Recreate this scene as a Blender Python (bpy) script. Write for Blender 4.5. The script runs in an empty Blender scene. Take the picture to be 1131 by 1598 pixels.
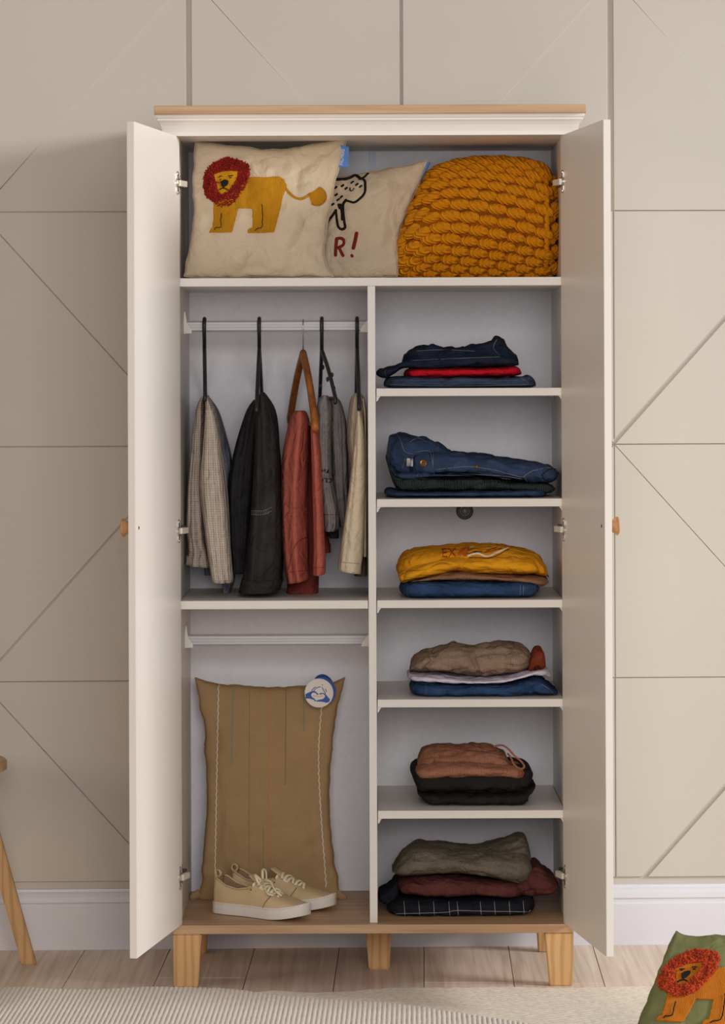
import bpy, bmesh, math, random
import numpy as np
from math import sin, cos, pi, radians, sqrt
from mathutils import Vector, Matrix, noise
from mathutils.bvhtree import BVHTree
from mathutils.geometry import delaunay_2d_cdt
random.seed(7)
S = bpy.context.scene
C = S.collection

# ------------------------------------------------------------------ camera
F, D, ZC, U0, V0 = 5121.0, 7.4, 1.353, 565.5, 602.0
ROLL = 0.0038
cam = bpy.data.cameras.new('camera'); co = bpy.data.objects.new('camera', cam); C.objects.link(co)
co.location = (0, -D, ZC); co.rotation_euler = (pi/2, ROLL, 0)
cam.sensor_fit = 'HORIZONTAL'; cam.sensor_width = 36; cam.lens = F*36/1131
cam.shift_y = -(799-V0)/1131; cam.clip_end = 100
S.camera = co
# ------------------------------------------------------------------ light
w = bpy.data.worlds.new('world'); S.world = w; w.use_nodes = True
bg = w.node_tree.nodes['Background']; bg.inputs[0].default_value = (0.92, 0.93, 1.0, 1); bg.inputs[1].default_value = 0.22
def area(name, loc, target, sx, sy, power, col):
    l = bpy.data.lights.new(name, 'AREA'); l.shape = 'RECTANGLE'; l.size = sx; l.size_y = sy
    l.energy = power; l.color = col
    o = bpy.data.objects.new(name, l); C.objects.link(o); o.location = loc
    o.rotation_euler = (Vector(target)-Vector(loc)).to_track_quat('-Z', 'Y').to_euler()
    return o
area('right_key_light', (8.0, -2.7, 3.35), (0, 0, 1.2), 3.4, 1.3, 690, (1.0, 0.995, 0.975))  # unseen key source at right, placed by the shadow direction, not a known window
area('front_fill_light', (0.4, -7.0, 2.1), (0, 0, 1.0), 2.6, 2.0, 162, (1.0, 0.965, 0.945))  # added fill from the camera side, brightens the wardrobe interior and wall
area('warm_side_lamp', (-4.6, -2.8, 1.7), (0, 0, 1.1), 1.0, 1.4, 36, (1.0, 0.70, 0.38))
S.view_settings.view_transform = 'Standard'; S.view_settings.look = 'None'
S.view_settings.exposure = 0.0; S.view_settings.gamma = 1.0; S.view_settings.use_curve_mapping = False

# ------------------------------------------------------------------ helpers
CAM = Vector((0, -D, ZC))
def uv_true(px, py):
    u, v = px-U0, -(py-V0)
    return u*cos(ROLL)+v*sin(ROLL), -u*sin(ROLL)+v*cos(ROLL)
def P(px, py, Y):
    u, v = uv_true(px, py); k = (D+Y)/F
    return Vector((u*k, Y, ZC+v*k))
def ray(px, py):
    u, v = uv_true(px, py)
    return Vector((u, F, v)).normalized()

def lin(c): c /= 255.0; return c/12.92 if c <= .04045 else ((c+.055)/1.055)**2.4
def rgb(r, g, b): return (lin(r), lin(g), lin(b), 1)

def mat(name, col, rough=.6, metal=0, var=.08, vs=(8, 8, 8), bump=0.0, bs=(400, 400, 400), kind='noise', spec=.4, col2=None, sheen=0, dist=.001, wrinkle=0):
    m = bpy.data.materials.new(name); m.use_nodes = True
    nt = m.node_tree; N = nt.nodes; L = nt.links
    b = N['Principled BSDF']
    b.inputs['Roughness'].default_value = rough; b.inputs['Metallic'].default_value = metal
    b.inputs['Specular IOR Level'].default_value = spec
    if sheen: b.inputs['Sheen Weight'].default_value = sheen
    base = rgb(*col)
    dark = rgb(*col2) if col2 else tuple(c*(1-var*2.2) for c in base[:3])+(1,)
    tc = N.new('ShaderNodeTexCoord')
    mp = N.new('ShaderNodeMapping'); mp.inputs['Scale'].default_value = vs
    L.new(tc.outputs['Object'], mp.inputs['Vector'])
    if kind == 'grain':
        n = N.new('ShaderNodeTexWave'); n.bands_direction = 'X'; n.inputs['Scale'].default_value = 1; n.inputs['Distortion'].default_value = 9; n.inputs['Detail'].default_value = 3; n.inputs['Detail Scale'].default_value = .6
    elif kind == 'wood':
        n = N.new('ShaderNodeTexNoise'); n.inputs['Scale'].default_value = 1; n.inputs['Detail'].default_value = 8; n.inputs['Distortion'].default_value = .6
    else:
        n = N.new('ShaderNodeTexNoise'); n.inputs['Scale'].default_value = 1; n.inputs['Detail'].default_value = 5
    L.new(mp.outputs[0], n.inputs['Vector'])
    cr = N.new('ShaderNodeValToRGB')
    cr.color_ramp.elements[0].position = .33 if kind != 'grain' else .0; cr.color_ramp.elements[1].position = .66 if kind != 'grain' else .5
    cr.color_ramp.elements[0].color = dark; cr.color_ramp.elements[1].color = base
    L.new(n.outputs[0], cr.inputs[0])
    out = cr.outputs[0]
    mp2 = N.new('ShaderNodeMapping'); mp2.inputs['Scale'].default_value = bs
    L.new(tc.outputs['Object'], mp2.inputs['Vector'])
    if kind in ('rib', 'wave', 'yarn'):
        t = N.new('ShaderNodeTexWave'); t.bands_direction = 'DIAGONAL' if kind == 'yarn' else 'X'; t.inputs['Scale'].default_value = 1; t.inputs['Distortion'].default_value = 1.0 if kind == 'rib' else 3; t.inputs['Detail'].default_value = 1
        L.new(mp2.outputs[0], t.inputs['Vector']); h = t.outputs['Fac']
    elif kind == 'weave':
        t = N.new('ShaderNodeTexWave'); t.bands_direction = 'X'; t.inputs['Scale'].default_value = 1
        t2 = N.new('ShaderNodeTexWave'); t2.bands_direction = 'Z'; t2.inputs['Scale'].default_value = 1
        for q in (t, t2): q.inputs['Distortion'].default_value = .8; L.new(mp2.outputs[0], q.inputs['Vector'])
        a = N.new('ShaderNodeMath'); a.operation = 'ADD'; L.new(t.outputs['Fac'], a.inputs[0]); L.new(t2.outputs['Fac'], a.inputs[1])
        a2 = N.new('ShaderNodeMath'); a2.operation = 'MULTIPLY'; a2.inputs[1].default_value = .5; L.new(a.outputs[0], a2.inputs[0]); h = a2.outputs[0]
    else:
        t = N.new('ShaderNodeTexNoise'); t.inputs['Scale'].default_value = 1; t.inputs['Detail'].default_value = 3
        L.new(mp2.outputs[0], t.inputs['Vector']); h = t.outputs[0]
    if bump:
        bp = N.new('ShaderNodeBump'); bp.inputs['Strength'].default_value = bump; bp.inputs['Distance'].default_value = dist
        L.new(h, bp.inputs['Height']); L.new(bp.outputs[0], b.inputs['Normal'])
        if wrinkle:
            wn = N.new('ShaderNodeTexNoise'); wn.inputs['Scale'].default_value = 20; wn.inputs['Detail'].default_value = 4; wn.inputs['Distortion'].default_value = 1.6; wn.inputs['Roughness'].default_value = .45
            L.new(tc.outputs['Object'], wn.inputs['Vector'])
            b2 = N.new('ShaderNodeBump'); b2.inputs['Strength'].default_value = .8; b2.inputs['Distance'].default_value = wrinkle
            L.new(wn.outputs[0], b2.inputs['Height']); L.new(b2.outputs[0], bp.inputs['Normal'])
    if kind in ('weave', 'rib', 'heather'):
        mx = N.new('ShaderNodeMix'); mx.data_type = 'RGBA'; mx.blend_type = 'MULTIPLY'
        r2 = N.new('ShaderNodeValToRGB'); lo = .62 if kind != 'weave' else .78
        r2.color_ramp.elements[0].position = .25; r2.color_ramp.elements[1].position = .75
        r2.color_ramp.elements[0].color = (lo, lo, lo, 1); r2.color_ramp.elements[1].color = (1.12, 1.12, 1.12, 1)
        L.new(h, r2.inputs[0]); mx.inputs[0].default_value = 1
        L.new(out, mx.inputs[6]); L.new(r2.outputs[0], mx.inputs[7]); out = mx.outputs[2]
    L.new(out, b.inputs['Base Color'])
    return m

def root(name, loc, label, cat, group=None):
    o = bpy.data.objects.new(name, None); C.objects.link(o); o.location = loc
    o.empty_display_size = .05
    o['label'] = label; o['category'] = cat
    if group: o['group'] = group
    return o
def wloc(o):
    v = Vector((0, 0, 0))
    while o: v = v+Vector(o.location); o = o.parent
    return v
def obj(name, V, Fc, m, parent=None, smooth=True, loc=None, mats=None, fm=None, auto=None):
    """verts are given in world space; the object sits at `loc` or at its parent's origin"""
    pl = wloc(parent) if parent else Vector((0, 0, 0))
    ol = Vector(loc) if loc is not None else pl
    me = bpy.data.meshes.new(name)
    me.from_pydata([tuple(Vector(v)-ol) for v in V], [], [tuple(f) for f in Fc])
    for mm in (mats or [m]): me.materials.append(mm)
    if fm is not None: me.polygons.foreach_set('material_index', fm)
    me.polygons.foreach_set('use_smooth', [smooth]*len(me.polygons)); me.update()
    o = bpy.data.objects.new(name, me); C.objects.link(o)
    o.parent = parent; o.location = ol-pl
    if auto: 
        me.set_sharp_from_angle(angle=radians(auto))
    return o
def tag(o, label, cat, group=None):
    o['label'] = label; o['category'] = cat
    if group: o['group'] = group
    return o
def recenter(o):
    bm = bmesh.new(); bm.from_mesh(o.data); bmesh.ops.recalc_face_normals(bm, faces=bm.faces); bm.to_mesh(o.data); bm.free(); return o

class MB:
    def __init__(s): s.V = []; s.F = []
    def add(s, V, Fc):
        n = len(s.V); s.V += [Vector(v) for v in V]; s.F += [tuple(i+n for i in f) for f in Fc]; return s
    def box(s, a, b, bev=.0):
        x0, y0, z0 = [min(p, q) for p, q in zip(a, b)]; x1, y1, z1 = [max(p, q) for p, q in zip(a, b)]
        if bev <= 0:
            V = [(x, y, z) for z in (z0, z1) for y in (y0, y1) for x in (x0, x1)]
            return s.add(V, [(0, 2, 3, 1), (4, 5, 7, 6), (0, 1, 5, 4), (2, 6, 7, 3), (0, 4, 6, 2), (1, 3, 7, 5)])
        bm = bmesh.new(); bmesh.ops.create_cube(bm, size=1)
        for v in bm.verts:
            v.co = Vector(((x0+x1)/2+v.co.x*(x1-x0), (y0+y1)/2+v.co.y*(y1-y0), (z0+z1)/2+v.co.z*(z1-z0)))
        bmesh.ops.bevel(bm, geom=bm.edges[:], offset=bev, segments=2, affect='EDGES', profile=.5)
        bm.verts.index_update()
        V = [v.co.copy() for v in bm.verts]; Fc = [tuple(v.index for v in f.verts) for f in bm.faces]; bm.free()
        return s.add(V, Fc)
    def tube(s, pts, r, n=8, cap=True, flat=1.0, closed=False):
        pts = [Vector(p) for p in pts]; m = len(pts)
        if m < 2: return s
        R = r if isinstance(r, (list, tuple)) else [r]*m
        V = []; up = None
        for i, p in enumerate(pts):
            if closed: t = pts[(i+1) % m]-pts[i-1]
            else: t = pts[min(i+1, m-1)]-pts[max(i-1, 0)]
            if t.length < 1e-9: t = Vector((0, 0, 1))
            t.normalize()
            if up is None:
                up = Vector((0, 1, 0)) if abs(t.y) < .9 else Vector((1, 0, 0))
            a = (up - t*up.dot(t)); 
            if a.length < 1e-6: a = t.orthogonal()
            a.normalize(); up = a; b = t.cross(a)
            for k in range(n):
                an = 2*pi*k/n
                V.append(p+a*(cos(an)*R[i]*flat)+b*(sin(an)*R[i]))
        Fc = []
        for i in range(m if closed else m-1):
            j = (i+1) % m
            for k in range(n):
                k2 = (k+1) % n
                Fc.append((i*n+k, i*n+k2, j*n+k2, j*n+k))
        if cap and not closed:
            Fc.append(tuple(range(n))[::-1]); Fc.append(tuple((m-1)*n+k for k in range(n)))
        return s.add(V, Fc)
    def ell(s, c, ax, nu=8, nv=6):
        """ellipsoid, ax = three axis vectors"""
        c = Vector(c); a, b, d = [Vector(x) for x in ax]; V = [c-d]; Fc = []
        for j in range(1, nv):
            th = pi*j/nv
            for i in range(nu):
                ph = 2*pi*i/nu
                V.append(c+a*(sin(th)*cos(ph))+b*(sin(th)*sin(ph))-d*cos(th))
        V.append(c+d); e = len(V)-1
        for i in range(nu):
            Fc.append((0, 1+(i+1) % nu, 1+i)); q = 1+(nv-2)*nu
            Fc.append((e, q+i, q+(i+1) % nu))
            for j in range(nv-2):
                p = 1+j*nu
                Fc.append((p+i, p+(i+1) % nu, p+nu+(i+1) % nu, p+nu+i))
        return s.add(V, Fc)
    def prism(s, poly, d):
        """poly = list of 3D points (planar), extruded by vector d"""
        n = len(poly); V = [Vector(p) for p in poly]+[Vector(p)+Vector(d) for p in poly]
        Fc = [tuple(range(n))[::-1], tuple(range(n, 2*n))]+[(i, (i+1) % n, n+(i+1) % n, n+i) for i in range(n)]
        return s.add(V, Fc)
    def build(s, name, m, parent=None, smooth=False, loc=None, **k):
        o = obj(name, s.V, s.F, m, parent, smooth, loc, **k); return recenter(o)

def lathe(prof, c, ax, n=28):
    """prof = [(r, h)], around axis ax at c"""
    ax = Vector(ax).normalized(); a = ax.orthogonal().normalized(); b = ax.cross(a); c = Vector(c)
    V = []; Fc = []
    for r, h in prof:
        for k in range(n):
            an = 2*pi*k/n; V.append(c+ax*h+a*(r*cos(an))+b*(r*sin(an)))
    for i in range(len(prof)-1):
        for k in range(n):
            Fc.append((i*n+k, i*n+(k+1) % n, (i+1)*n+(k+1) % n, (i+1)*n+k))
    Fc.append(tuple(range(n))); Fc.append(tuple((len(prof)-1)*n+k for k in range(n))[::-1])
    return V, Fc

def interp(pts, x):
    xs = [p[0] for p in pts]; ys = [p[1] for p in pts]
    return float(np.interp(x, xs, ys))
def smoothpoly(pts, n):
    """arc-length resampled, Catmull-Rom smoothed open polyline (tuples of any dim)"""
    A = np.array(pts, float); m = len(A)
    if m == 2:
        t = np.linspace(0, 1, n)[:, None]; return A[0]*(1-t)+A[1]*t
    d = np.r_[0, np.cumsum(np.linalg.norm(np.diff(A, axis=0), axis=1))]; out = []
    for s in np.linspace(0, d[-1], n):
        i = min(max(np.searchsorted(d, s)-1, 0), m-2); t = (s-d[i])/max(d[i+1]-d[i], 1e-9)
        p0 = A[max(i-1, 0)]; p1 = A[i]; p2 = A[i+1]; p3 = A[min(i+2, m-1)]
        out.append(.5*((2*p1)+(-p0+p2)*t+(2*p0-5*p1+4*p2-p3)*t*t+(-p0+3*p1-3*p2+p3)*t**3))
    return np.array(out)

class Surf:
    """what the viewer can touch of a mesh; used to lay prints, threads and seams on real cloth"""
    def __init__(s, V, Fc): s.t = BVHTree.FromPolygons([Vector(v) for v in V], Fc)
    def hit(s, px, py, off=0):
        d = ray(px, py); h = s.t.ray_cast(CAM, d)
        if h[0] is None:
            q = CAM+d*((D+s.yl)/d.y) if hasattr(s, 'yl') else CAM+d*D/d.y
            n = s.t.find_nearest(q); p, nn = n[0], n[1]
        else: p, nn = h[0], h[1]; s.yl = p.y
        if nn.dot(d) > 0: nn = -nn
        return p+nn*off, nn
    def line(s, pts, n=None, off=0):
        pts = [(float(a), float(b)) for a, b in pts]
        if n: pts = smoothpoly(pts, n)
        return [s.hit(a, b, off)[0] for a, b in pts]
def surf_of(o):
    wl = wloc(o); return Surf([v.co+wl for v in o.data.vertices], [tuple(p.vertices) for p in o.data.polygons])
def stroke(sf, pts, r, m, parent, name, n=None, flat=.5, off=0.0005, ends=True):
    mb = MB(); n = n or max(6, 4*len(pts)); L = sf.line(pts, n, off); mb.tube(L, r, 8, flat=flat)
    if ends:
        for p in (L[0], L[-1]): mb.ell(p, ((r, 0, 0), (0, r*flat, 0), (0, 0, r)), 8, 5)
    return mb.build(name, m, parent, True)
def patch_geo(sf, poly, off=.001, step=3.0, jitter=0):
    pts = [Vector(p) for p in poly]; B = []
    for i, p in enumerate(pts):
        q = pts[(i+1) % len(pts)]; k = max(1, int((q-p).length/step))
        for j in range(k): B.append(p.lerp(q, j/k))
    nb = len(B); E = [(i, (i+1) % nb) for i in range(nb)]
    x0 = min(p.x for p in B); x1 = max(p.x for p in B); y0 = min(p.y for p in B); y1 = max(p.y for p in B)
    G = []
    y = y0+step*.6
    while y < y1:
        x = x0+step*.6
        while x < x1: G.append(Vector((x+random.uniform(-.1, .1), y+random.uniform(-.1, .1)))); x += step
        y += step
    r = delaunay_2d_cdt(B+G, E, [], 1, 1e-4)
    V2 = r[0]; Fc = [tuple(f) for f in r[2]]
    used = sorted({i for f in Fc for i in f}); rm = {a: b for b, a in enumerate(used)}
    Fc = [tuple(rm[i] for i in f) for f in Fc]
    Vt = []; Vb = []
    for i in used:
        p, nn = sf.hit(V2[i].x, V2[i].y); Vt.append(p+nn*off); Vb.append(p-nn*.001)
    n = len(Vt); cnt = {}
    for f in Fc:
        for i in range(len(f)):
            e = (f[i], f[(i+1) % len(f)]); cnt[tuple(sorted(e))] = cnt.get(tuple(sorted(e)), [])+[e]
    side = [(e[0][1], e[0][0], e[0][0]+n, e[0][1]+n) for e in cnt.values() if len(e) == 1]
    return Vt+Vb, Fc+side
def patch(sf, poly, m, parent, name, off=.001, step=3.0, smooth=True):
    V, Fc = patch_geo(sf, poly, off, step); return obj(name, V, Fc, m, parent, smooth)
def text_on(sf, s, cx, cy, h, ang, m, parent, name, off=.0006, sx=1, rot180=False):
    cu = bpy.data.curves.new('letters', 'FONT'); cu.body = s; cu.size = 1; cu.align_x = 'CENTER'; cu.align_y = 'CENTER'; cu.resolution_u = 3
    t = bpy.data.objects.new('letters', cu); me = t.to_mesh()
    V2 = [v.co.copy() for v in me.vertices]; Fc = [tuple(p.vertices) for p in me.polygons]
    t.to_mesh_clear(); bpy.data.objects.remove(t); bpy.data.curves.remove(cu)
    V = []
    for v in V2:
        x, y = v.x*h*sx, -v.y*h
        V.append(sf.hit(cx+x*cos(ang)-y*sin(ang), cy+x*sin(ang)+y*cos(ang), off)[0])
    return obj(name, V, Fc, m, parent, False)

def crease(p, f):
    n = noise.noise(Vector(p)*f); return -(max(0, 1-abs(n)*4.5))**2
def fbm(p, f, o=3): return noise.fractal(Vector(p)*f, 1.0, 2.0, o)

# ------------------------------------------------------------------ materials
M = {}
M['wall'] = mat('wall_paint', (194, 187, 175), .55, var=.012, vs=(3, 3, 3), bump=.05, bs=(90, 90, 90))
M['base'] = mat('baseboard_paint', (214, 213, 220), .4, var=.01, bump=.03, bs=(60, 60, 200))
M['white'] = mat('cabinet_white', (226, 219, 210), .38, var=.006, vs=(4, 4, 4), bump=.02, bs=(300, 300, 300))
M['backp'] = mat('cabinet_back', (236, 234, 240), .6, var=.02, vs=(60, 60, 60), bump=.05, bs=(300, 300, 300))
M['strip'] = mat('back_joint_strip', (196, 204, 226), .4, var=.0)
M['oakX'] = mat('oak_along_x', (196, 160, 122), .45, vs=(2.5, 60, 60), kind='wood', col2=(168, 130, 95), bump=.12, bs=(6, 500, 500))
M['oakZ'] = mat('oak_upright', (205, 163, 112), .45, vs=(17, 12, 3.2), kind='grain', col2=(186, 142, 92), bump=.12, bs=(400, 400, 9))
M['knob'] = mat('knob_wood', (196, 146, 98), .45, vs=(60, 10, 60), kind='wood', col2=(160, 110, 68))
M['hwood'] = mat('hanger_wood', (172, 104, 44), .35, vs=(60, 60, 12), kind='wood', col2=(128, 70, 26))
M['steel'] = mat('polished_steel', (200, 196, 190), .25, 1, var=.02)
M['darkmetal'] = mat('dark_steel', (80, 76, 72), .35, 1, var=.02)
M['alu'] = mat('brushed_aluminium', (186, 184, 186), .5, .35, var=.04, vs=(2, 300, 300), bump=.05, bs=(2, 300, 900))
M['plastic'] = mat('white_plastic', (222, 218, 212), .4, var=.0)
M['creamp'] = mat('hinge_cover', (226, 220, 206), .35, .3, var=.0)
M['black'] = mat('black_plastic', (42, 42, 42), .4, var=.1, vs=(50, 50, 50))
M['plank'] = mat('floor_oak', (226, 209, 193), .5, vs=(60, 1.6, 10), kind='wood', col2=(198, 176, 158), bump=.15, bs=(300, 12, 50))
M['gap'] = mat('floor_joint', (70, 56, 46), .9, var=.0)
M['sock'] = mat('clip_grey', (70, 70, 68), .4, var=.1)
def fab(key, col, kind='weave', bs=1500, var=.07, rough=.85, bump=.35, vs=14, **k):
    b = (bs, bs, bs) if not isinstance(bs, tuple) else bs
    k.setdefault('wrinkle', 0 if any(t in key for t in ('yarn', 'thread', 'rug', 'shoe', 'tag', 'print', 'lion', 'line', 'core', 'mane')) else (.010 if 'cream_cotton' in key else .016))
    M[key] = mat(key, col, rough, var=var, vs=(vs, vs, vs), kind=kind, bump=bump, bs=b, spec=.15, sheen=.0, **k)
fab('cream_cotton', (214, 194, 166), 'noise', 500, .03, bump=.1)
fab('brown_linen', (176, 144, 104), 'weave', 170, .05, bump=.5)
fab('green_velvet', (122, 124, 80), 'noise', 300, .12, wrinkle=.006)
fab('mustard_yarn', (240, 152, 20), 'yarn', (1.0, .7, .8), .08, bump=.45, vs=3, dist=.10)
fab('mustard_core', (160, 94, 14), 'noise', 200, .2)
fab('lion_yarn', (219, 152, 30), 'wave', (120, 100, 70), .06, bump=.9, dist=.002)
fab('lion_yarn_orange', (206, 120, 30), 'wave', (120, 100, 70), .06, bump=.9, dist=.002)
fab('mane_red', (160, 42, 32), 'noise', 900, .2, vs=90)
fab('mane_orange', (196, 74, 40), 'noise', 900, .25, vs=90)
fab('black_thread', (34, 30, 28), 'noise', 900, .05)
fab('maroon_thread', (132, 40, 32), 'noise', 900, .08)
fab('blue_tape', (96, 140, 205), 'noise', 900, .03)
fab('white_thread', (232, 226, 210), 'noise', 900, .03)
fab('green_thread', (92, 160, 132), 'noise', 900, .03)
fab('dull_green_thread', (132, 148, 124), 'noise', 900, .03)
fab('orange_thread', (214, 130, 86), 'noise', 900, .03)
fab('brown_thread', (152, 120, 84), 'noise', 900, .03)
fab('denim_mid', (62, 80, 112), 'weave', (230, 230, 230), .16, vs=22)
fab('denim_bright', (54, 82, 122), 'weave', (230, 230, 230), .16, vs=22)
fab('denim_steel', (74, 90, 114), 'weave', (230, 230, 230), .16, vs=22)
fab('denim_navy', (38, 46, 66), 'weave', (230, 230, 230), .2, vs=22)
fab('denim_inner', (62, 82, 128), 'weave', 1400, .1, vs=30)
fab('seam_thread', (120, 128, 130), 'noise', 900, .03)
fab('red_jersey', (206, 22, 40), 'noise', 900, .05)
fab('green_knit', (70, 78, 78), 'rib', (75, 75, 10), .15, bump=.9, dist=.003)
fab('yellow_jersey', (236, 162, 30), 'noise', 900, .04)
fab('brown_jersey', (160, 118, 88), 'heather', 500, .06)
fab('white_shirt', (222, 214, 228), 'noise', 900, .02)
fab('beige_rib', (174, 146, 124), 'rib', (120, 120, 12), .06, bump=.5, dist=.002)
fab('rust_leather', (122, 50, 26), 'noise', 300, .12, rough=.5)
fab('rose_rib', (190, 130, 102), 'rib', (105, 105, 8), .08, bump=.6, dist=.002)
fab('black_jersey', (40, 38, 36), 'noise', 400, .1)
fab('olive_wool', (128, 118, 102), 'heather', (420, 420, 300), .1, bump=.9, dist=.003)
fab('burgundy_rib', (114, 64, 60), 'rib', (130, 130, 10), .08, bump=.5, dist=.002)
fab('navy_check', (34, 34, 42), 'noise', 900, .08)
fab('check_line', (170, 168, 164), 'noise', 900, .02)
fab('grey_check', (196, 180, 166), 'weave', (60, 60, 60), .05, bump=.15)
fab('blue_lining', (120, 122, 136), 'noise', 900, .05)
fab('charcoal', (58, 56, 56), 'weave', (230, 230, 230), .16, vs=22)
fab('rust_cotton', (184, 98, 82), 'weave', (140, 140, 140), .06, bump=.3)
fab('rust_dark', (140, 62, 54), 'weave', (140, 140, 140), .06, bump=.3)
fab('grey_heather', (158, 150, 148), 'heather', (300, 300, 900), .08)
fab('cream_twill', (216, 200, 172), 'noise', 900, .02)
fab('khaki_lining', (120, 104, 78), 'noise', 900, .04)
fab('shoe_leather', (206, 180, 140), 'noise', 500, .03, rough=.5, bump=.1)
fab('shoe_lining', (150, 118, 92), 'noise', 500, .05)
fab('shoe_sole', (226, 218, 208), 'noise', 400, .01, rough=.5, bump=.1)
fab('shoe_lace', (234, 220, 186), 'noise', 900, .02)
fab('rug_cream', (224, 214, 202), 'noise', 700, .06, vs=120, bump=.6)
fab('rug_flat', (236, 224, 208), 'noise', (300, 120, 300), .10, vs=90, bump=.5, dist=.001)
fab('print_red', (176, 60, 34), 'noise', 900, .04)
fab('print_orange', (205, 100, 24), 'noise', 900, .04)
fab('print_dark', (60, 36, 34), 'noise', 900, .04)
fab('tag_blue', (66, 94, 166), 'noise', 900, .03, rough=.5)
fab('tag_white', (232, 222, 212), 'noise', 900, .01, rough=.5)
fab('cord_blue', (54, 82, 132), 'noise', 900, .08)

# ------------------------------------------------------------------ setting
WT = .030                                  # the wall runs slightly away to the right
def wallpt(px, py, y0):
    u, v = uv_true(px, py); t = (D+y0)/(1-u*WT/F)
    return Vector((u*t/F, -D+t, ZC+v*t/F))
WL = Vector((1, WT, 0)).normalized(); WN = Vector((WT, -1, 0)).normalized()   # along the wall, out of the wall
YW = .535                                  # panel ground plane at X=0
wp = MB()
def wq(s, z, d): return Vector((0, YW, 0))+WL*s+WN*d+Vector((0, 0, z))
def wbox(mb, s0, s1, z0, z1, d0, d1):
    V = [wq(s, z, d) for z in (z0, z1) for d in (d0, d1) for s in (s0, s1)]
    return mb.add(V, [(0, 2, 3, 1), (4, 5, 7, 6), (0, 1, 5, 4), (2, 6, 7, 3), (0, 4, 6, 2), (1, 3, 7, 5)])
wbox(wp, -3.6, 3.6, 0, 2.85, -.06, .0025)
wall = wp.build('wall_back', M['wall'], loc=(0, YW, 0)); wall['kind'] = 'structure'
# slanted panel cladding: grid cells of .51 x .565 m cut by diagonals
k = (D+YW)/F
s1 = wallpt(299, 330, YW).x; z1 = wallpt(565, 330, YW).z
cw = wallpt(957, 330, YW).x-wallpt(629, 330, YW).x; chh = 365*k
for ci in range(-5, 7):
    for ri in range(-1, 4):
        xa, xb = s1+(ci-1)*cw, s1+ci*cw; zt = z1-(ri-1)*chh; zb = zt-chh
        zt = min(zt, 2.85); zb = max(zb, .16)
        zt0 = z1-(ri-1)*chh; zb0 = zt0-chh
        col = ci+1                              # column 1 is the one left of the wardrobe
        slash = (col % 2 == 1) == (ri % 2 == 0)
        g = .0008
        def cut(poly):
            # clip to zb..zt and shrink
            out = []
            for i in range(len(poly)):
                a, b = poly[i], poly[(i+1) % len(poly)]
                ia, ib = a[1] >= zb-1e-9, b[1] >= zb-1e-9
                if ia: out.append(a)
                if ia != ib:
                    t = (zb-a[1])/(b[1]-a[1]); out.append((a[0]+(b[0]-a[0])*t, zb))
            out2 = []
            for i in range(len(out)):
                a, b = out[i], out[(i+1) % len(out)]
                ia, ib = a[1] <= zt+1e-9, b[1] <= zt+1e-9
                if ia: out2.append(a)
                if ia != ib:
                    t = (zt-a[1])/(b[1]-a[1]); out2.append((a[0]+(b[0]-a[0])*t, zt))
            n = len(out2); 
            if n < 3: return None
            res = []
            cx = sum(p[0] for p in out2)/n; cy = sum(p[1] for p in out2)/n
            # inset every edge by g
            L = []
            for i in range(n):
                a, b = Vector(out2[i]), Vector(out2[(i+1) % n]); d = (b-a)
                if d.length < 1e-6: continue
                d.normalize(); nn = Vector((-d.y, d.x))
                if nn.dot(Vector((cx, cy))-a) < 0: nn = -nn
                L.append((a+nn*(gd if abs(d.x) > .05 and abs(d.y) > .05 and side == 'L' else g), d))
            for i in range(len(L)):
                (p, d), (q, e) = L[i-1], L[i]
                den = d.x*e.y-d.y*e.x
                if abs(den) < 1e-9: res.append(q); continue
                t = ((q.x-p.x)*e.y-(q.y-p.y)*e.x)/den; res.append(p+d*t)
            return res
        gd = .0085 if (col == 4 and ri in (1, 3)) else (.003 if ri == 2 and col % 2 == 1 else g)
        if slash: tris = [([(xa, zb0), (xa, zt0), (xb, zt0)], 'L'), ([(xa, zb0), (xb, zt0), (xb, zb0)], 'R')]
        else: tris = [([(xa, zb0), (xa, zt0), (xb, zb0)], 'L'), ([(xa, zt0), (xb, zt0), (xb, zb0)], 'R')]
        for poly, side in tris:
            pr = cut(poly)
            if not pr: continue
            if ri <= 0: th = .0100 if side == 'L' else .0070
            elif ri in (1, 3): th = .0095 if side == 'R' and col % 2 == 0 else (.0080 if side == 'L' else .0070)
            else: th = .0085 if (side == 'R') == (col % 2 == 1) else .0070
            if ri <= 0 and side == 'R':          # the top row stops short of the next board and leaves a channel
                gap_ = {1: .0125, 2: .006, 3: .0135}.get(col, .010)
                pr = [Vector((min(p.x, xb-gap_), p.y)) for p in pr]
            mb = MB(); c = .0016; n = len(pr)
            cen = Vector((sum(p.x for p in pr)/n, sum(p.y for p in pr)/n))
            ins = [p+(cen-p).normalized()*c*1.5 for p in pr]
            V = [wq(p.x/WL.x, p.y, 0.0) for p in pr]+[wq(p.x/WL.x, p.y, th-c) for p in pr]+[wq(p.x/WL.x, p.y, th) for p in ins]
            Fc = [tuple(range(2*n, 3*n))]
            for i in range(n):
                j = (i+1) % n; Fc += [(i, j, n+j, n+i), (n+i, n+j, 2*n+j, 2*n+i)]
            mb.add(V, Fc).build('wall_panel', M['wall'], wall)
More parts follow.
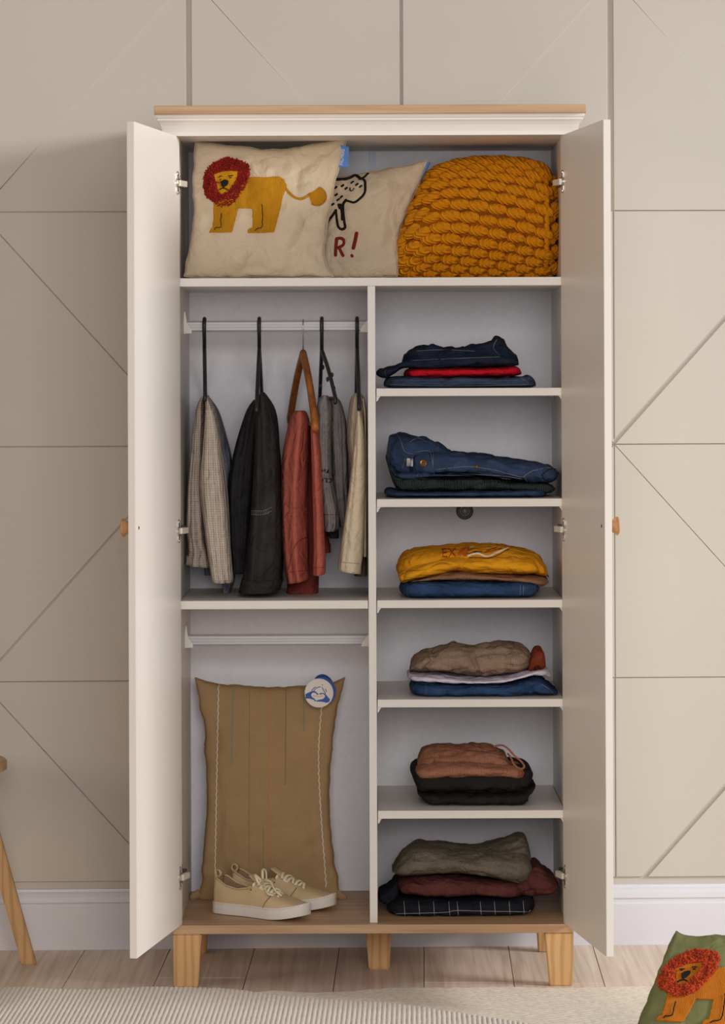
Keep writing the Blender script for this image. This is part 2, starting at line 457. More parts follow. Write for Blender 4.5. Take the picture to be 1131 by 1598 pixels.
# baseboard: moulded profile swept along the wall
bb = MB(); zt = wallpt(100, 1389.5, YW-.03).z
prof = [(.0, 0), (.028, 0), (.028, zt-.045), (.024, zt-.040), (.024, zt-.034), (.027, zt-.030), (.026, zt-.018), (.020, zt-.010), (.014, zt-.006), (.013, zt), (0, zt)]
V = []; n = len(prof)
for s in (-3.6, 3.6):
    for d, z in prof: V.append(wq(s, z, d))
bb.add(V, [tuple(range(n)), tuple(range(n, 2*n))]+[(i, (i+1) % n, n+(i+1) % n, n+i) for i in range(n)])
o = bb.build('baseboard_back', M['base'], loc=(0, YW, 0)); o['kind'] = 'structure'
# floor: planks as pieces over a dark ground
fl = MB(); fl.box((-4, -9, -.06), (4.5, .56, -.004))
floor = fl.build('floor', M['gap'], loc=(0, 0, 0)); floor['kind'] = 'structure'
fd = Vector((.0183, 1, 0)).normalized(); fx = Vector((1, -.0183, 0)).normalized()
pw = .2035; xoff = P(659, 1508, .19).x
protos = {}
for i in range(-9, 10):
    jo = {0: [.04], -1: [-.9], 1: [.03], -2: [-.3], -3: [.10], 2: [-.5], 3: [-.25]}.get(i, [random.uniform(-1.0, .1)])
    y = jo[0]; segs = [(jo[0], .60)]; 
    while y > -4.5: segs.append((y-1.35, y)); y -= 1.35
    for y0, y1 in segs:
        mb = MB(); x0 = xoff+i*pw
        a = fx*(x0+.0008)+fd*(y0+.0008); b = fx*(x0+pw-.0008)+fd*(y1-.0008)
        c1 = [fx*(x0+.0008)+fd*(y0+.0008), fx*(x0+pw-.0008)+fd*(y0+.0008), fx*(x0+pw-.0008)+fd*(y1-.0008), fx*(x0+.0008)+fd*(y1-.0008)]
        cc = sum(c1, Vector())/4
        top = [p+(cc-p).normalized()*.0012 for p in c1]
        V = [p+Vector((0, 0, -.01)) for p in c1]+[p+Vector((0, 0, -.001)) for p in c1]+top
        Fc = [(8, 9, 10, 11)]+[(q, (q+1) % 4, 4+(q+1) % 4, 4+q) for q in range(4)]+[(4+q, 4+(q+1) % 4, 8+(q+1) % 4, 8+q) for q in range(4)]
        mb.add(V, Fc).build('plank', M['plank'], floor)

# ------------------------------------------------------------------ wardrobe
X0 = .0195; XL, XR = X0-.434, X0+.434; OL, OR = X0-.450, X0+.450; BY = .472
DL, DR = .0120, .0295
wr = root('wardrobe', (X0, .22, 0), 'tall white two-door wardrobe with oak top and oak legs, doors wide open', 'wardrobe')
def wbx(name, a, b, m, bev=.001, par=wr): return MB().box(a, b, bev).build(name, m, par)
wbx('side_panel', (OL, 0, .142), (XL, BY+.006, 1.930), M['white'])
wbx('side_panel', (XR, 0, .142), (OR, BY+.006, 1.930), M['white'])
wbx('back_panel', (XL, BY, .142), (XR, BY+.005, 1.930), M['backp'], 0)
wbx('back_joint_strip', (P(576, 300, BY).x, BY-.003, 1.597), (P(586, 300, BY).x, BY, 1.915), M['strip'], .0005)
wbx('top_panel', (XL, .0, 1.915), (XR, BY, 1.930), M['white'])
wbx('top_shelf', (XL, 0, 1.578), (XR, BY, 1.597), M['white'])
wbx('divider', (DL, 0, .142), (DR, BY, 1.578), M['white'])
wbx('bottom_board', (OL, -.027, .122), (OR, BY+.006, .142), M['oakX'], .0012)
wbx('top_board', (X0-.483, -.062, 1.962), (X0+.483, BY+.01, 1.981), M['oakX'], .001)
# cornice: crown moulding round front and sides
prof = [(.016, 1.915), (.016, 1.924), (.017, 1.930), (.019, 1.938), (.023, 1.945), (.027, 1.949), (.027, 1.953), (.030, 1.955), (.031, 1.962)]
V = []; Fc = []; n = len(prof)
for d, z in prof:
    e = .0+d
    V += [(OL-e, BY+.006, z), (OL-e, -.020-e, z), (OR+e, -.020-e, z), (OR+e, BY+.006, z)]
for i in range(n-1):
    for j in range(3): a = i*4+j; Fc.append((a, a+1, a+5, a+4))
inner = len(V)
V += [(OL+.002, BY+.006, 1.915), (OL+.002, 0, 1.915), (OR-.002, 0, 1.915), (OR-.002, BY+.006, 1.915)]
for j in range(3): Fc.append((inner+j, inner+j+1, j+1, j))
V += [(OL+.002, BY+.006, 1.962), (OL+.002, 0, 1.962), (OR-.002, 0, 1.962), (OR-.002, BY+.006, 1.962)]
for j in range(3): Fc.append(((n-1)*4+j, (n-1)*4+j+1, inner+5+j, inner+4+j)); Fc.append((inner+4+j, inner+5+j, inner+1+j, inner+j))
recenter(obj('cornice', V, Fc, M['white'], wr, False))
# shelves
for ztop in (1.347, 1.097, .869, .645, .394):
    sh = wbx('shelf', (DR+.0015, .002, ztop-.018), (XR-.0015, BY-.002, ztop), M['white'])
    for xx, sg in ((DR+.0015, 1), (XR-.0015, -1)):
        for yy in (.006, .36):
            MB().prism([(xx, yy, ztop-.018), (xx+sg*.010, yy, ztop-.018), (xx+sg*.006, yy, ztop-.022), (xx+sg*.0035, yy, ztop-.028), (xx, yy, ztop-.030)], (0, .012, 0)).build('shelf_clip', M['plastic'], sh)
sh = wbx('shelf', (XL+.0015, .002, .850), (DL-.0015, BY-.002, .869), M['white'])
# dark cable disc on the back panel
c = P(725, 797.5, BY-.003)
V, Fc = lathe([(.0205, -.003), (.0205, .001), (.0185, .0030), (.0145, .0030), (.0135, .0018), (.0, .0018)], c, (0, -1, 0), 36)
disc = recenter(obj('vent_disc', V, Fc, M['black'], wr, True, auto=40))
mb = MB()
for q in range(10):
    a = 2*pi*q/10; mb.tube([c+Vector((cos(a)*.002, -.0024, sin(a)*.002)), c+Vector((cos(a)*.0095, -.0024, sin(a)*.0095))], .0005, 5)
mb.tube([c+Vector((cos(2*pi*q/30)*.0115, -.0022, sin(2*pi*q/30)*.0115)) for q in range(30)], .0005, 5, closed=True)
mb.ell(c+Vector((0, -.0022, .001)), ((.002, 0, 0), (0, .001, 0), (0, 0, .003)))
mb.build('vent_marking', M['white_thread'], disc, True)
# legs
def leg(x0t, x1t, x0b, x1b, yf, dep, flip=0):
    V = []
    for (xa, xb, z, sh) in ((x0b, x1b, 0.0, 0.012), (x0t, x1t, .122, 0)):
        V += [(xa, yf+sh, z), (xb, yf+sh, z), (xb, yf+dep-sh, z), (xa, yf+dep-sh, z)]
    mb = MB(); mb.add(V, [(0, 1, 2, 3), (7, 6, 5, 4), (0, 4, 5, 1), (1, 5, 6, 2), (2, 6, 7, 3), (3, 7, 4, 0)])
    o = mb.build('leg', M['oakZ'], wr)
    bm = bmesh.new(); bm.from_mesh(o.data); bmesh.ops.bevel(bm, geom=bm.edges[:], offset=.0025, segments=2, affect='EDGES'); bm.to_mesh(o.data); bm.free()
xs = lambda px, Y, py=1500: P(px, py, Y).x
leg(OL, xs(315, -.02), OL+.001, xs(308.5, -.02), -.026, .055)
leg(xs(850, -.02), OR, xs(858, -.02), OR-.001, -.026, .055)
leg(xs(569.5, .2), xs(611, .2), xs(575.5, .2), xs(608, .2), .195, .055)
leg(xs(288, .43), xs(327, .43), xs(288, .43), xs(322, .43), .415, .055)
leg(xs(835, .43), xs(878, .43), xs(840, .43), xs(874, .43), .415, .055)
# doors
def door(hx, sgn, ang, zb=.141, zt=1.915):
    W, T = .447, .016; a = radians(ang)
    d = Vector((sgn*sin(a), -cos(a), 0)); nrm = Vector((-sgn*cos(a), -sin(a), 0))   # along the door, towards the opening
    h = Vector((hx, -.006, 0))
    def q(s, t, z): return h+d*s-nrm*t+Vector((0, 0, z))                            # t = 0 inner face
    V = [q(s, t, z) for z in (zb, zt) for t in (0, T) for s in (0, W)]
    mb = MB().add(V, [(0, 2, 3, 1), (4, 5, 7, 6), (0, 1, 5, 4), (2, 6, 7, 3), (0, 4, 6, 2), (1, 3, 7, 5)])
    dr = mb.build('door', M['white'], wr)
    bm = bmesh.new(); bm.from_mesh(dr.data); bmesh.ops.bevel(bm, geom=bm.edges[:], offset=.0009, segments=2, affect='EDGES'); bm.to_mesh(dr.data); bm.free()
    kz = P(0, 824, -.40).z
    V, Fc = lathe([(.009, 0), (.010, .002), (.0125, .006), (.0165, .013), (.0195, .0155), (.0200, .018), (.0185, .0200), (.0, .0205)], q(W-.030, T, kz), -nrm, 32)
    kn = recenter(obj('door_knob', V, Fc, M['knob'], dr, True, auto=40)); kn['label'] = 'round flared wooden knob'
    V, Fc = lathe([(.0035, 0), (.0035, .0008), (.0022, .0012), (.0, .0012)], q(W-.030, 0, kz), nrm, 16)
    recenter(obj('screw_head', V, Fc, M['darkmetal'], dr, True, auto=40))
    for hy in (288, 829, 1368):
        z = P(0, hy, 0).z
        hb = MB()
        # cup plate on the door face: long rounded plate with two screws
        pl = []
        for kk in range(24):
            an = 2*pi*kk/24; r = .0075
            pl.append(q(.026+cos(an)*r, -.0002, z+sin(an)*r+(.019 if sin(an) > 0 else -.019)))
        hb.prism(pl, nrm*.0022)
        V, Fc = lathe([(.0125, 0), (.0125, .003), (.0105, .0045), (.0, .0045)], q(.026, 0, z), nrm, 20); hb.add(V, Fc)
        for e in (-.021, .021):
            V, Fc = lathe([(.004, .002), (.004, .0035), (.0, .0042)], q(.026, 0, z+e), nrm, 12); hb.add(V, Fc)
        hg = hb.build('hinge', M['steel'], dr)
        ab = MB()
        c0 = q(.020, 0, z)+nrm*.004; c1 = Vector((hx-sgn*.0125, .018, z))
        dd = (c1-c0); up = Vector((0, 0, .0065)); sd = dd.cross(Vector((0, 0, 1))).normalized()*.004
        V = [c0-up-sd, c0-up+sd, c1-up+sd, c1-up-sd, c0+up-sd, c0+up+sd, c1+up+sd, c1+up-sd]
        ab.add(V, [(0, 1, 2, 3), (7, 6, 5, 4), (0, 4, 5, 1), (1, 5, 6, 2), (2, 6, 7, 3), (3, 7, 4, 0)])
        ab.build('hinge_arm', M['creamp'], hg)
        mb = MB(); xi = (XL if sgn < 0 else XR); 
        mb.box((xi, .012, z-.009), (xi-sgn*.012, .055, z+.009), .0015)
        mb.box((xi, .022, z-.022), (xi-sgn*.003, .034, z+.022), .001)
        mb.tube([Vector((xi-sgn*.010, .03, z+.002)), Vector((xi-sgn*.0165, .03, z+.002))], .0035, 10)
        mb.build('hinge_mount', M['darkmetal'], hg)
door(-.4104, -1, 9.2)
door(.4480, 1, 8.2)
# hanging rails
RY = .235
for yy in (509, 998.5):
    z = P(430, yy, RY).z
    x0, x1 = XL+.0035, DL-.0005
    hh, dd = .0130, .0075; prof = []
    for yo, zo in ((-dd, -hh+.004), (-dd, -.0045), (-dd+.0012, -.004), (-dd+.0012, -.0025), (-dd, -.002), (-dd, .002), (-dd+.0012, .0025), (-dd+.0012, .004), (-dd, .0045), (-dd, hh-.004), (-dd+.003, hh), (dd-.003, hh), (dd, hh-.003), (dd, -hh+.003), (dd-.003, -hh), (-dd+.003, -hh)):
        prof.append((RY+yo, z+zo))
    rl = MB().prism([(x0, a, b) for a, b in prof], (x1-x0, 0, 0)).build('hanging_rail', M['alu'], wr)
    for xx, sg in ((XL, 1), (DL, -1)):
        mb = MB()
        if sg > 0: pl = [(0, -.017), (.019, -.016), (.0185, -.010), (.014, -.002), (.0095, .004), (.0065, .010), (.0055, .018), (.0035, .034), (.001, .034), (0, .012)]
        else: pl = [(0, -.015), (.017, -.015), (.0165, -.008), (.012, -.001), (.006, .006), (.002, .011), (0, .012)]
        mb.prism([(xx+sg*a, RY-.013, z+b) for a, b in pl], (0, .026, 0)).build('rail_bracket', M['plastic'], rl)

# ------------------------------------------------------------------ cloth builders
def folded_geo(top, bot, yf, yb, yt=None, lobes=1, wr_=.0035, seed=0, nx=110, ny=60, ex=3.3, creases=()):
    """slab of folded cloth: px outlines of its face, real depth yf..yb"""
    yt = yf+.03 if yt is None else yt
    xa = max(top[0][0], bot[0][0]) if False else min(top[0][0], bot[0][0]); xb = max(top[-1][0], bot[-1][0])
    T = smoothpoly(top, 60); B = smoothpoly(bot, 60)
    T = T[np.argsort(T[:, 0])]; B = B[np.argsort(B[:, 0])]
    yc, dd = (yf+yb)/2, (yb-yf)/2; V = []; Fc = []
    for i in range(nx+1):
        s = -1+2*i/nx; s = math.copysign(1-(1-abs(s))**1.6, s) if abs(s) > 0 else 0
        s = s*.999
        px = xa+(xb-xa)*(s+1)/2
        t = np.interp(px, T[:, 0], T[:, 1]); b = np.interp(px, B[:, 0], B[:, 1])
        pt = P(px, t, yt); pb = P(px, b, yf+.008)
        zt, zb = pt.z, pb.z; x = (P(px, (t+b)/2, yf+.01)).x
        if zt < zb+.002: zt = zb+.002
        ew = max(.0, 1-abs(s)**14)**.5; 
        hz = (zt-zb)/2*(ew*.85+.15 if abs(s) < .998 else .12); zc = (zt+zb)/2-(1-ew)*(zt-zb)*.10
        dx = dd*(.35+.65*max(0, 1-abs(s)**10)**.5)*(1 if abs(s) < .998 else .9)
        for j in range(ny):
            a = 2*pi*j/ny; ca, sa = cos(a), sin(a)
            e = 2/ex
            yy = yc-dx*math.copysign(abs(ca)**e, ca); zz = zc+hz*math.copysign(abs(sa)**e, sa)
            if lobes > 1 and ca > 0:
                f = (zz-(zc-hz))/(2*hz+1e-9); g = abs(cos(pi*lobes*f))if False else abs(sin(pi*lobes*f))
                edge = 1 if .5/lobes*.6 < f < 1-.5/lobes*.6 else .2
                yy += (1-min(1, g*2.2))*.010*edge*ca
            p = Vector((x, yy, zz))
            nz = fbm((x*1.0+seed*3.1, yy*2.0, zz*2.2+seed), 9, 3)
            n2 = fbm((x*2.5+seed*1.7, yy*2.0, zz*5+seed), 16, 2)
            am = wr_*(1 if sa > -.9 else .2)
            q = p+Vector((0, -ca, sa*.8)).normalized()*(nz*am+n2*am*.7+am*1.5*crease((x*.8+seed*1.3+zz*.7, yy*1.5, zz*2.4-x*.5+seed), 9)+am*.9*crease((x*1.1-seed*2.3, yy*1.5+seed, zz*2.0+x*.6), 14))
            for (cx, dep, wid, sl) in creases:
                xx = P(cx, 600, yf).x+(zz-zb)*sl
                if ca > -.2: q.y += dep*math.exp(-((x-xx)/wid)**2)*max(0, ca+.2)
            if sa < -.5: q.z = max(q.z, min(zb, p.z))
            V.append(q)
    for i in range(nx):
        for j in range(ny):
            k2 = (j+1) % ny; Fc.append((i*ny+j, i*ny+k2, (i+1)*ny+k2, (i+1)*ny+j))
    Fc.append(tuple(range(ny))); Fc.append(tuple(nx*ny+j for j in range(ny))[::-1])
    return V, Fc
def garment(name, label, cat, pieces, m, base=None, group=None, part='cloth'):
    mb = MB()
    for p in pieces:
        V, Fc = folded_geo(**p); mb.add(V, Fc)
    zmin = min(v.z for v in mb.V); xm = sum(v.x for v in mb.V)/len(mb.V); ym = sum(v.y for v in mb.V)/len(mb.V)
    r = root(name, (xm, ym, zmin), label, cat, group)
    o = mb.build(part, m, r, True)
    return r, o
G1 = 'folded clothes on the right shelves'

# ---- right shelf 1
r, o = garment('folded_jeans', 'steel blue folded jeans lying flat under the bright red garment', 'jeans',
  [dict(top=[(599, 592), (604, 588), (640, 587), (815, 587), (826, 583), (836, 588), (839, 595)], bot=[(599, 606), (700, 606), (839, 606)], yf=.035, yb=.33, yt=.04, seed=1, wr_=.003, lobes=2)], M['denim_steel'], group=G1)
sf = surf_of(o); stroke(sf, [(605, 600), (700, 602), (832, 600)], .0006, M['seam_thread'], r, 'hem_stitching', 30)
stroke(sf, [(812, 590), (822, 596), (830, 604)], .0006, M['seam_thread'], r, 'side_stitching')
r, o = garment('folded_shirt', 'bright red garment folded between dark navy and steel blue denim', 'shirt',
  [dict(top=[(631, 577), (640, 573), (700, 573), (780, 572), (808, 570), (816, 575)], bot=[(631, 590), (640, 591), (700, 590), (816, 587)], yf=.045, yb=.31, yt=.05, seed=2, wr_=.002, lobes=1, creases=[(788, .006, .003, .2)])], M['red_jersey'], group=G1)
r, o = garment('folded_jeans', 'dark navy jeans crumpled on top of the bright red garment', 'jeans',
  [dict(top=[(628, 555), (634, 548), (645, 542), (670, 537), (700, 540), (740, 537), (765, 533), (776, 525), (786, 529), (795, 540), (808, 552), (811, 560)], bot=[(628, 572), (650, 573), (665, 574), (700, 572), (811, 570)], yf=.06, yb=.30, yt=.12, seed=3, wr_=.007, lobes=2, creases=[(742, .008, .006, -.8), (670, .006, .005, 1)]),
   dict(top=[(587, 573), (600, 571), (615, 570), (640, 562), (700, 557), (760, 553), (800, 557), (811, 562)], bot=[(587, 589), (596, 591), (604, 590), (616, 583), (632, 574), (665, 576), (700, 573), (811, 572)], yf=.040, yb=.2, yt=.045, seed=4, wr_=.004)], M['denim_navy'], group=G1)
sf = surf_of(o); stroke(sf, [(775, 530), (770, 543), (780, 555)], .0006, M['seam_thread'], r, 'side_stitching', 16)
stroke(sf, [(640, 563), (700, 560), (780, 557)], .0005, M['seam_thread'], r, 'side_stitching', 26)
stroke(sf, [(650, 548), (690, 546), (740, 548)], .0005, M['seam_thread'], r, 'side_stitching', 26)
stroke(sf, [(604, 572), (601, 580), (603, 588)], .0005, M['seam_thread'], r, 'side_stitching')
# ---- right shelf 2
r, o = garment('folded_jeans', 'dark blue folded jeans at the bottom under the dark green knit', 'jeans',
  [dict(top=[(600, 762), (612, 764), (625, 766), (700, 766), (800, 764), (845, 762), (856, 766)], bot=[(600, 777), (700, 777), (856, 777)], yf=.045, yb=.33, yt=.05, seed=5, wr_=.003)], M['denim_mid'], group=G1)
r, o = garment('folded_sweater', 'dark green cable-knit sweater folded under the blue jeans with a button', 'sweater',
  [dict(top=[(602, 706), (606, 712), (616, 738), (660, 742), (740, 744), (800, 752), (855, 752), (870, 757)], bot=[(602, 720), (612, 752), (622, 768), (640, 770), (700, 769), (800, 767), (860, 773), (870, 768)], yf=.055, yb=.33, yt=.06, seed=6, wr_=.004, lobes=1)], M['green_knit'], group=G1)
sf = surf_of(o)
for a, b in ((640, 668), (672, 682), (684, 800)):
    pass
mb = MB()
for q in range(24):   # cable plaits: short fat diagonal stitches
    x = 690+q*5.2
    for t, yy in ((1, 750), (-1, 756), (1, 762)):
        L = sf.line([(x-2.2, yy-1.8*t), (x+2.2, yy+1.8*t)], 3, .0004); mb.tube(L, .0013, 6)
for q in range(6):
    yy = 747+q*3.8
    mb.tube(sf.line([(642, yy+1), (668, yy-1)], 8, .0003), .0011, 6)
mb.build('cable_stitches', M['green_knit'], r, True)
r, o = garment('folded_jeans', 'mid blue jeans with a brass button and open waistband, top of the second shelf pile', 'jeans',
  [dict(top=[(603, 700), (606, 682), (611, 675), (630, 677), (650, 681), (668, 684), (684, 690), (700, 700), (712, 707), (730, 710)], bot=[(603, 728), (610, 744), (622, 747), (640, 747), (700, 742), (730, 742)], yf=.11, yb=.32, yt=.17, seed=7, wr_=.005, creases=[(655, .008, .008, -1.0)]),
   dict(top=[(640, 704), (660, 704), (700, 706), (740, 708), (800, 718), (845, 723), (866, 727), (874, 733)], bot=[(640, 748), (680, 744), (720, 741), (780, 747), (830, 754), (864, 755), (874, 744)], yf=.045, yb=.31, yt=.065, seed=8, wr_=.004, creases=[(800, .008, .010, -1.6), (690, .004, .004, 1)]),
   dict(top=[(616, 740), (640, 737), (700, 739), (740, 742)], bot=[(616, 744), (636, 749), (680, 745), (740, 744)], yf=.050, yb=.2, yt=.055, seed=9, wr_=.002)], M['denim_mid'], group=G1)
sf = surf_of(o)
wb = patch(sf, [(645, 706), (668, 704), (676, 733), (678, 741), (654, 744), (652, 730)], M['denim_mid'], r, 'waistband', .004)
sfw = surf_of(wb)
c, nn = sf.hit(661.5, 723.5, .0045)
V, Fc = lathe([(.0085, 0), (.0092, .001), (.0085, .0026), (.0065, .0030), (.0058, .0022), (.003, .0022), (.0, .0034)], c, nn, 20)
b_ = recenter(obj('jeans_button', V, Fc, mat('brass', (150, 112, 70), .35, 1), r, True)); b_['label'] = 'brass jeans button'
c, nn = sf.hit(744, 728, .001)
V, Fc = lathe([(.0045, 0), (.0042, .0015), (.0, .0022)], c, nn, 14); recenter(obj('rivet', V, Fc, bpy.data.materials['brass'], r, True))
patch(sf, [(635, 715), (644.5, 716), (644, 728), (634.5, 727.5)], M['tag_white'], r, 'care_label', .0022)
stroke(sf, [(636, 720), (643, 720.5)], .0004, M['seam_thread'], r, 'label_print')
for pts in ([(607, 740), (608, 700), (612, 678), (618, 676), (626, 690), (632, 705), (645, 708)], [(680, 733), (712, 729), (744, 729), (790, 738), (815, 744), (830, 735), (868, 728)],
            [(604.5, 735), (605.5, 700), (608, 682)], [(676, 706), (675, 733)], [(683, 691), (683, 704)], [(646, 706), (669, 704), (674, 720), (678, 741)], [(648, 708), (654, 730), (651, 743)],
            [(655, 738), (676, 735)], [(818, 744), (822, 750)], [(628, 730), (632, 715), (633, 722)], [(640, 690), (652, 684), (664, 690)], [(700, 738), (780, 742), (815, 747)]):
    stroke(sf, pts, .0007, M['seam_thread'], r, 'stitching', 26, off=.001)
stroke(sf, [(846, 740), (856, 733), (868, 733), (871, 742), (862, 750), (850, 748), (845, 741)], .0016, M['denim_navy'], r, 'leg_opening', 30, off=.0008)
# ---- right shelf 3
r, o = garment('folded_jeans', 'bright blue folded jeans under the brown garment and yellow sweatshirt', 'jeans',
  [dict(top=[(624, 913), (632, 909), (650, 907), (700, 907), (800, 908), (840, 908), (844, 912)], bot=[(624, 930), (636, 935), (700, 935), (836, 934), (844, 928)], yf=.03, yb=.32, yt=.035, seed=10, wr_=.003)], M['denim_bright'], group=G1)
sf = surf_of(o)
for pts in ([(636, 912), (636, 932)], [(812, 913), (811, 930)], [(817, 913), (816, 930)], [(834, 912), (836, 924)]): stroke(sf, pts, .0006, M['seam_thread'], r, 'stitching')
r, o = garment('folded_sweater', 'brown heathered garment folded between the yellow sweatshirt and bright blue jeans', 'sweater',
  [dict(top=[(638, 907), (680, 896), (720, 892), (760, 896), (830, 900), (856, 903), (859, 908)], bot=[(638, 912), (650, 911), (700, 908), (760, 908), (820, 912), (848, 918), (859, 914)], yf=.045, yb=.32, yt=.05, seed=11, wr_=.003)], M['brown_jersey'], group=G1)
r, o = garment('folded_sweatshirt', 'mustard yellow sweatshirt with a printed front folded on top of the third shelf pile', 'sweatshirt',
  [dict(top=[(619, 878), (622, 866), (634, 858), (655, 854), (700, 851), (750, 849), (790, 850), (830, 858), (848, 869), (856, 882), (859, 894)], bot=[(619, 900), (626, 908), (650, 905), (690, 899), (712, 894), (730, 896), (780, 898), (830, 900), (859, 907)], yf=.075, yb=.34, yt=.20, seed=12, wr_=.004, ex=2.4),
   dict(top=[(622, 890), (640, 884), (680, 873), (720, 868), (780, 866), (825, 868), (838, 875), (844, 890)], bot=[(622, 905), (627, 914), (650, 907), (690, 899), (712, 893), (730, 896), (780, 898), (838, 899), (844, 896)], yf=.035, yb=.22, yt=.08, seed=13, wr_=.003, ex=2.3, creases=[(712, .006, .004, .5), (725, .004, .004, -.8)])], M['yellow_jersey'], group=G1)
sf = surf_of(o)
text_on(sf, 'EX', 700, 864, 19, -.05, M['print_red'], r, 'printed_letters', .0025, sx=1.05)
patch(sf, [(712, 867), (722, 856), (733, 854), (728, 868)], M['print_orange'], r, 'printed_shape', .002, 2)
for pts, mm, rr in (([(721, 868), (729, 857), (740, 853)], 'white_thread', .0010), ([(725, 868), (735, 858), (765, 853)], 'print_dark', .0007), ([(730, 868), (745, 864), (760, 869), (775, 863), (792, 856)], 'white_thread', .0022),
                    ([(732, 871), (750, 871), (762, 872), (776, 867), (794, 857)], 'print_dark', .0008), ([(729, 865), (742, 861), (752, 861)], 'print_dark', .0007), ([(740, 862), (751, 864)], 'print_dark', .0016), ([(755, 863), (765, 861), (782, 856)], 'print_red', .0014), ([(760, 859), (775, 855)], 'print_dark', .0008)):
    stroke(sf, pts, rr, M[mm], r, 'printed_line', 20, flat=.3, off=.0012)
# ---- right shelf 4
r, o = garment('folded_jeans', 'denim blue jeans under the white shirt, one corner reaching the side panel', 'jeans',
  [dict(top=[(640, 1070), (645, 1066), (720, 1068), (790, 1068), (815, 1062), (832, 1058), (846, 1061), (860, 1073), (874, 1081)], bot=[(640, 1084), (650, 1089), (720, 1090), (800, 1089), (874, 1088)], yf=.045, yb=.32, yt=.05, seed=14, wr_=.004, creases=[(838, .012, .008, -1), (815, .008, .006, 1)])], M['denim_bright'], group=G1)
sf = surf_of(o); stroke(sf, [(665, 1070), (664, 1086)], .0006, M['seam_thread'], r, 'stitching'); stroke(sf, [(845, 1068), (856, 1075), (866, 1084)], .0006, M['seam_thread'], r, 'stitching')
r, o = garment('folded_shirt', 'white shirt layer folded between the beige ribbed sweater and denim jeans', 'shirt',
  [dict(top=[(636, 1052), (645, 1054), (680, 1055), (740, 1061), (790, 1058), (820, 1050), (850, 1043), (862, 1050), (864, 1058)], bot=[(636, 1062), (650, 1067), (720, 1069), (780, 1068), (812, 1062), (830, 1057), (850, 1060), (864, 1064)], yf=.055, yb=.31, yt=.06, seed=15, wr_=.003)], M['white_shirt'], group=G1)
r, o = garment('folded_sweater', 'beige ribbed sweater folded loosely on top of the white shirt', 'sweater',
  [dict(top=[(640, 1045), (643, 1030), (652, 1021), (672, 1013), (686, 1011), (705, 1005), (715, 1003), (735, 1008), (770, 1004), (800, 1003), (824, 1008), (833, 1016)], bot=[(640, 1054), (680, 1053), (720, 1058), (748, 1061), (780, 1058), (822, 1051), (833, 1046)], yf=.070, yb=.30, yt=.16, seed=16, wr_=.006, creases=[(750, .012, .006, -.4), (757, -.006, .005, -.4), (660, .008, .005, .5)], ex=2.3)], M['beige_rib'], group=G1)
r, o = garment('rolled_belt', 'rust brown rolled leather belt tucked beside the beige ribbed sweater', 'belt',
  [dict(top=[(825, 1040), (831, 1018), (836, 1011), (845, 1011), (850, 1020), (852, 1033)], bot=[(825, 1047), (832, 1050), (842, 1049), (852, 1044)], yf=.06, yb=.15, yt=.065, seed=17, wr_=.003, nx=30)], M['rust_leather'], group=G1)
sf = surf_of(o); L = [(838+6*cos(t)*(1-t/16), 1043+5.5*sin(t)*(1-t/16)) for t in np.linspace(0, 12, 40)]
stroke(sf, L, .0012, M['black_thread'], r, 'belt_coil', 60)
# ---- right shelf 5
r, o = garment('folded_trousers', 'black trousers lying lowest on the fifth shelf under the black sweater', 'trousers',
  [dict(top=[(652, 1240), (670, 1238), (800, 1238), (825, 1232), (838, 1226)], bot=[(652, 1246), (662, 1254), (674, 1260), (700, 1260), (812, 1259), (824, 1250), (838, 1234)], yf=.07, yb=.33, yt=.075, seed=18, wr_=.003)], M['black_jersey'], group=G1)
r, o = garment('folded_sweater', 'black sweater folded right under the rose brown ribbed top', 'sweater',
  [dict(top=[(641, 1205), (646, 1197), (670, 1195), (800, 1195), (824, 1196), (834, 1206)], bot=[(641, 1214), (648, 1230), (658, 1241), (700, 1243), (810, 1241), (826, 1234), (834, 1218)], yf=.080, yb=.33, yt=.09, seed=19, wr_=.004)], M['black_jersey'], group=G1)
r, o = garment('folded_blouse', 'rose brown ribbed top folded on black clothes, thin strap hanging at right', 'top',
  [dict(top=[(650, 1185), (654, 1174), (662, 1166), (676, 1163), (700, 1162), (716, 1164), (735, 1162), (758, 1161), (776, 1165), (790, 1173), (800, 1190)], bot=[(650, 1210), (700, 1212), (760, 1212), (800, 1208)], yf=.11, yb=.30, yt=.20, seed=20, wr_=.004, creases=[(664, .01, .006, .6), (735, .004, .004, -.6)], ex=2.4),
   dict(top=[(648, 1198), (660, 1194), (700, 1190), (730, 1190), (780, 1193), (812, 1196), (820, 1203)], bot=[(648, 1210), (656, 1221), (670, 1221), (700, 1218), (780, 1216), (812, 1221), (820, 1214)], yf=.060, yb=.22, yt=.075, seed=21, wr_=.002, ex=2.2)], M['rose_rib'], group=G1)
mb = MB(); mb.tube([P(x, y, yy) for x, y, yy in smoothpoly([(770, 1165, .14), (783, 1163, .13), (793, 1169, .12), (803, 1180, .11), (812, 1187, .10), (818, 1196, .09), (812, 1200, .09), (802, 1193, .10), (798, 1184, .11), (792, 1176, .125)], 50)], .0024, 8)
mb.build('strap', M['rose_rib'], r, True)
sf = surf_of(o); L = [(812+4.5*cos(t)*(1-t/14), 1208+6*sin(t)*(1-t/14)) for t in np.linspace(0, 11, 30)]
stroke(sf, L, .0010, M['maroon_thread'], r, 'rolled_edge', 40)
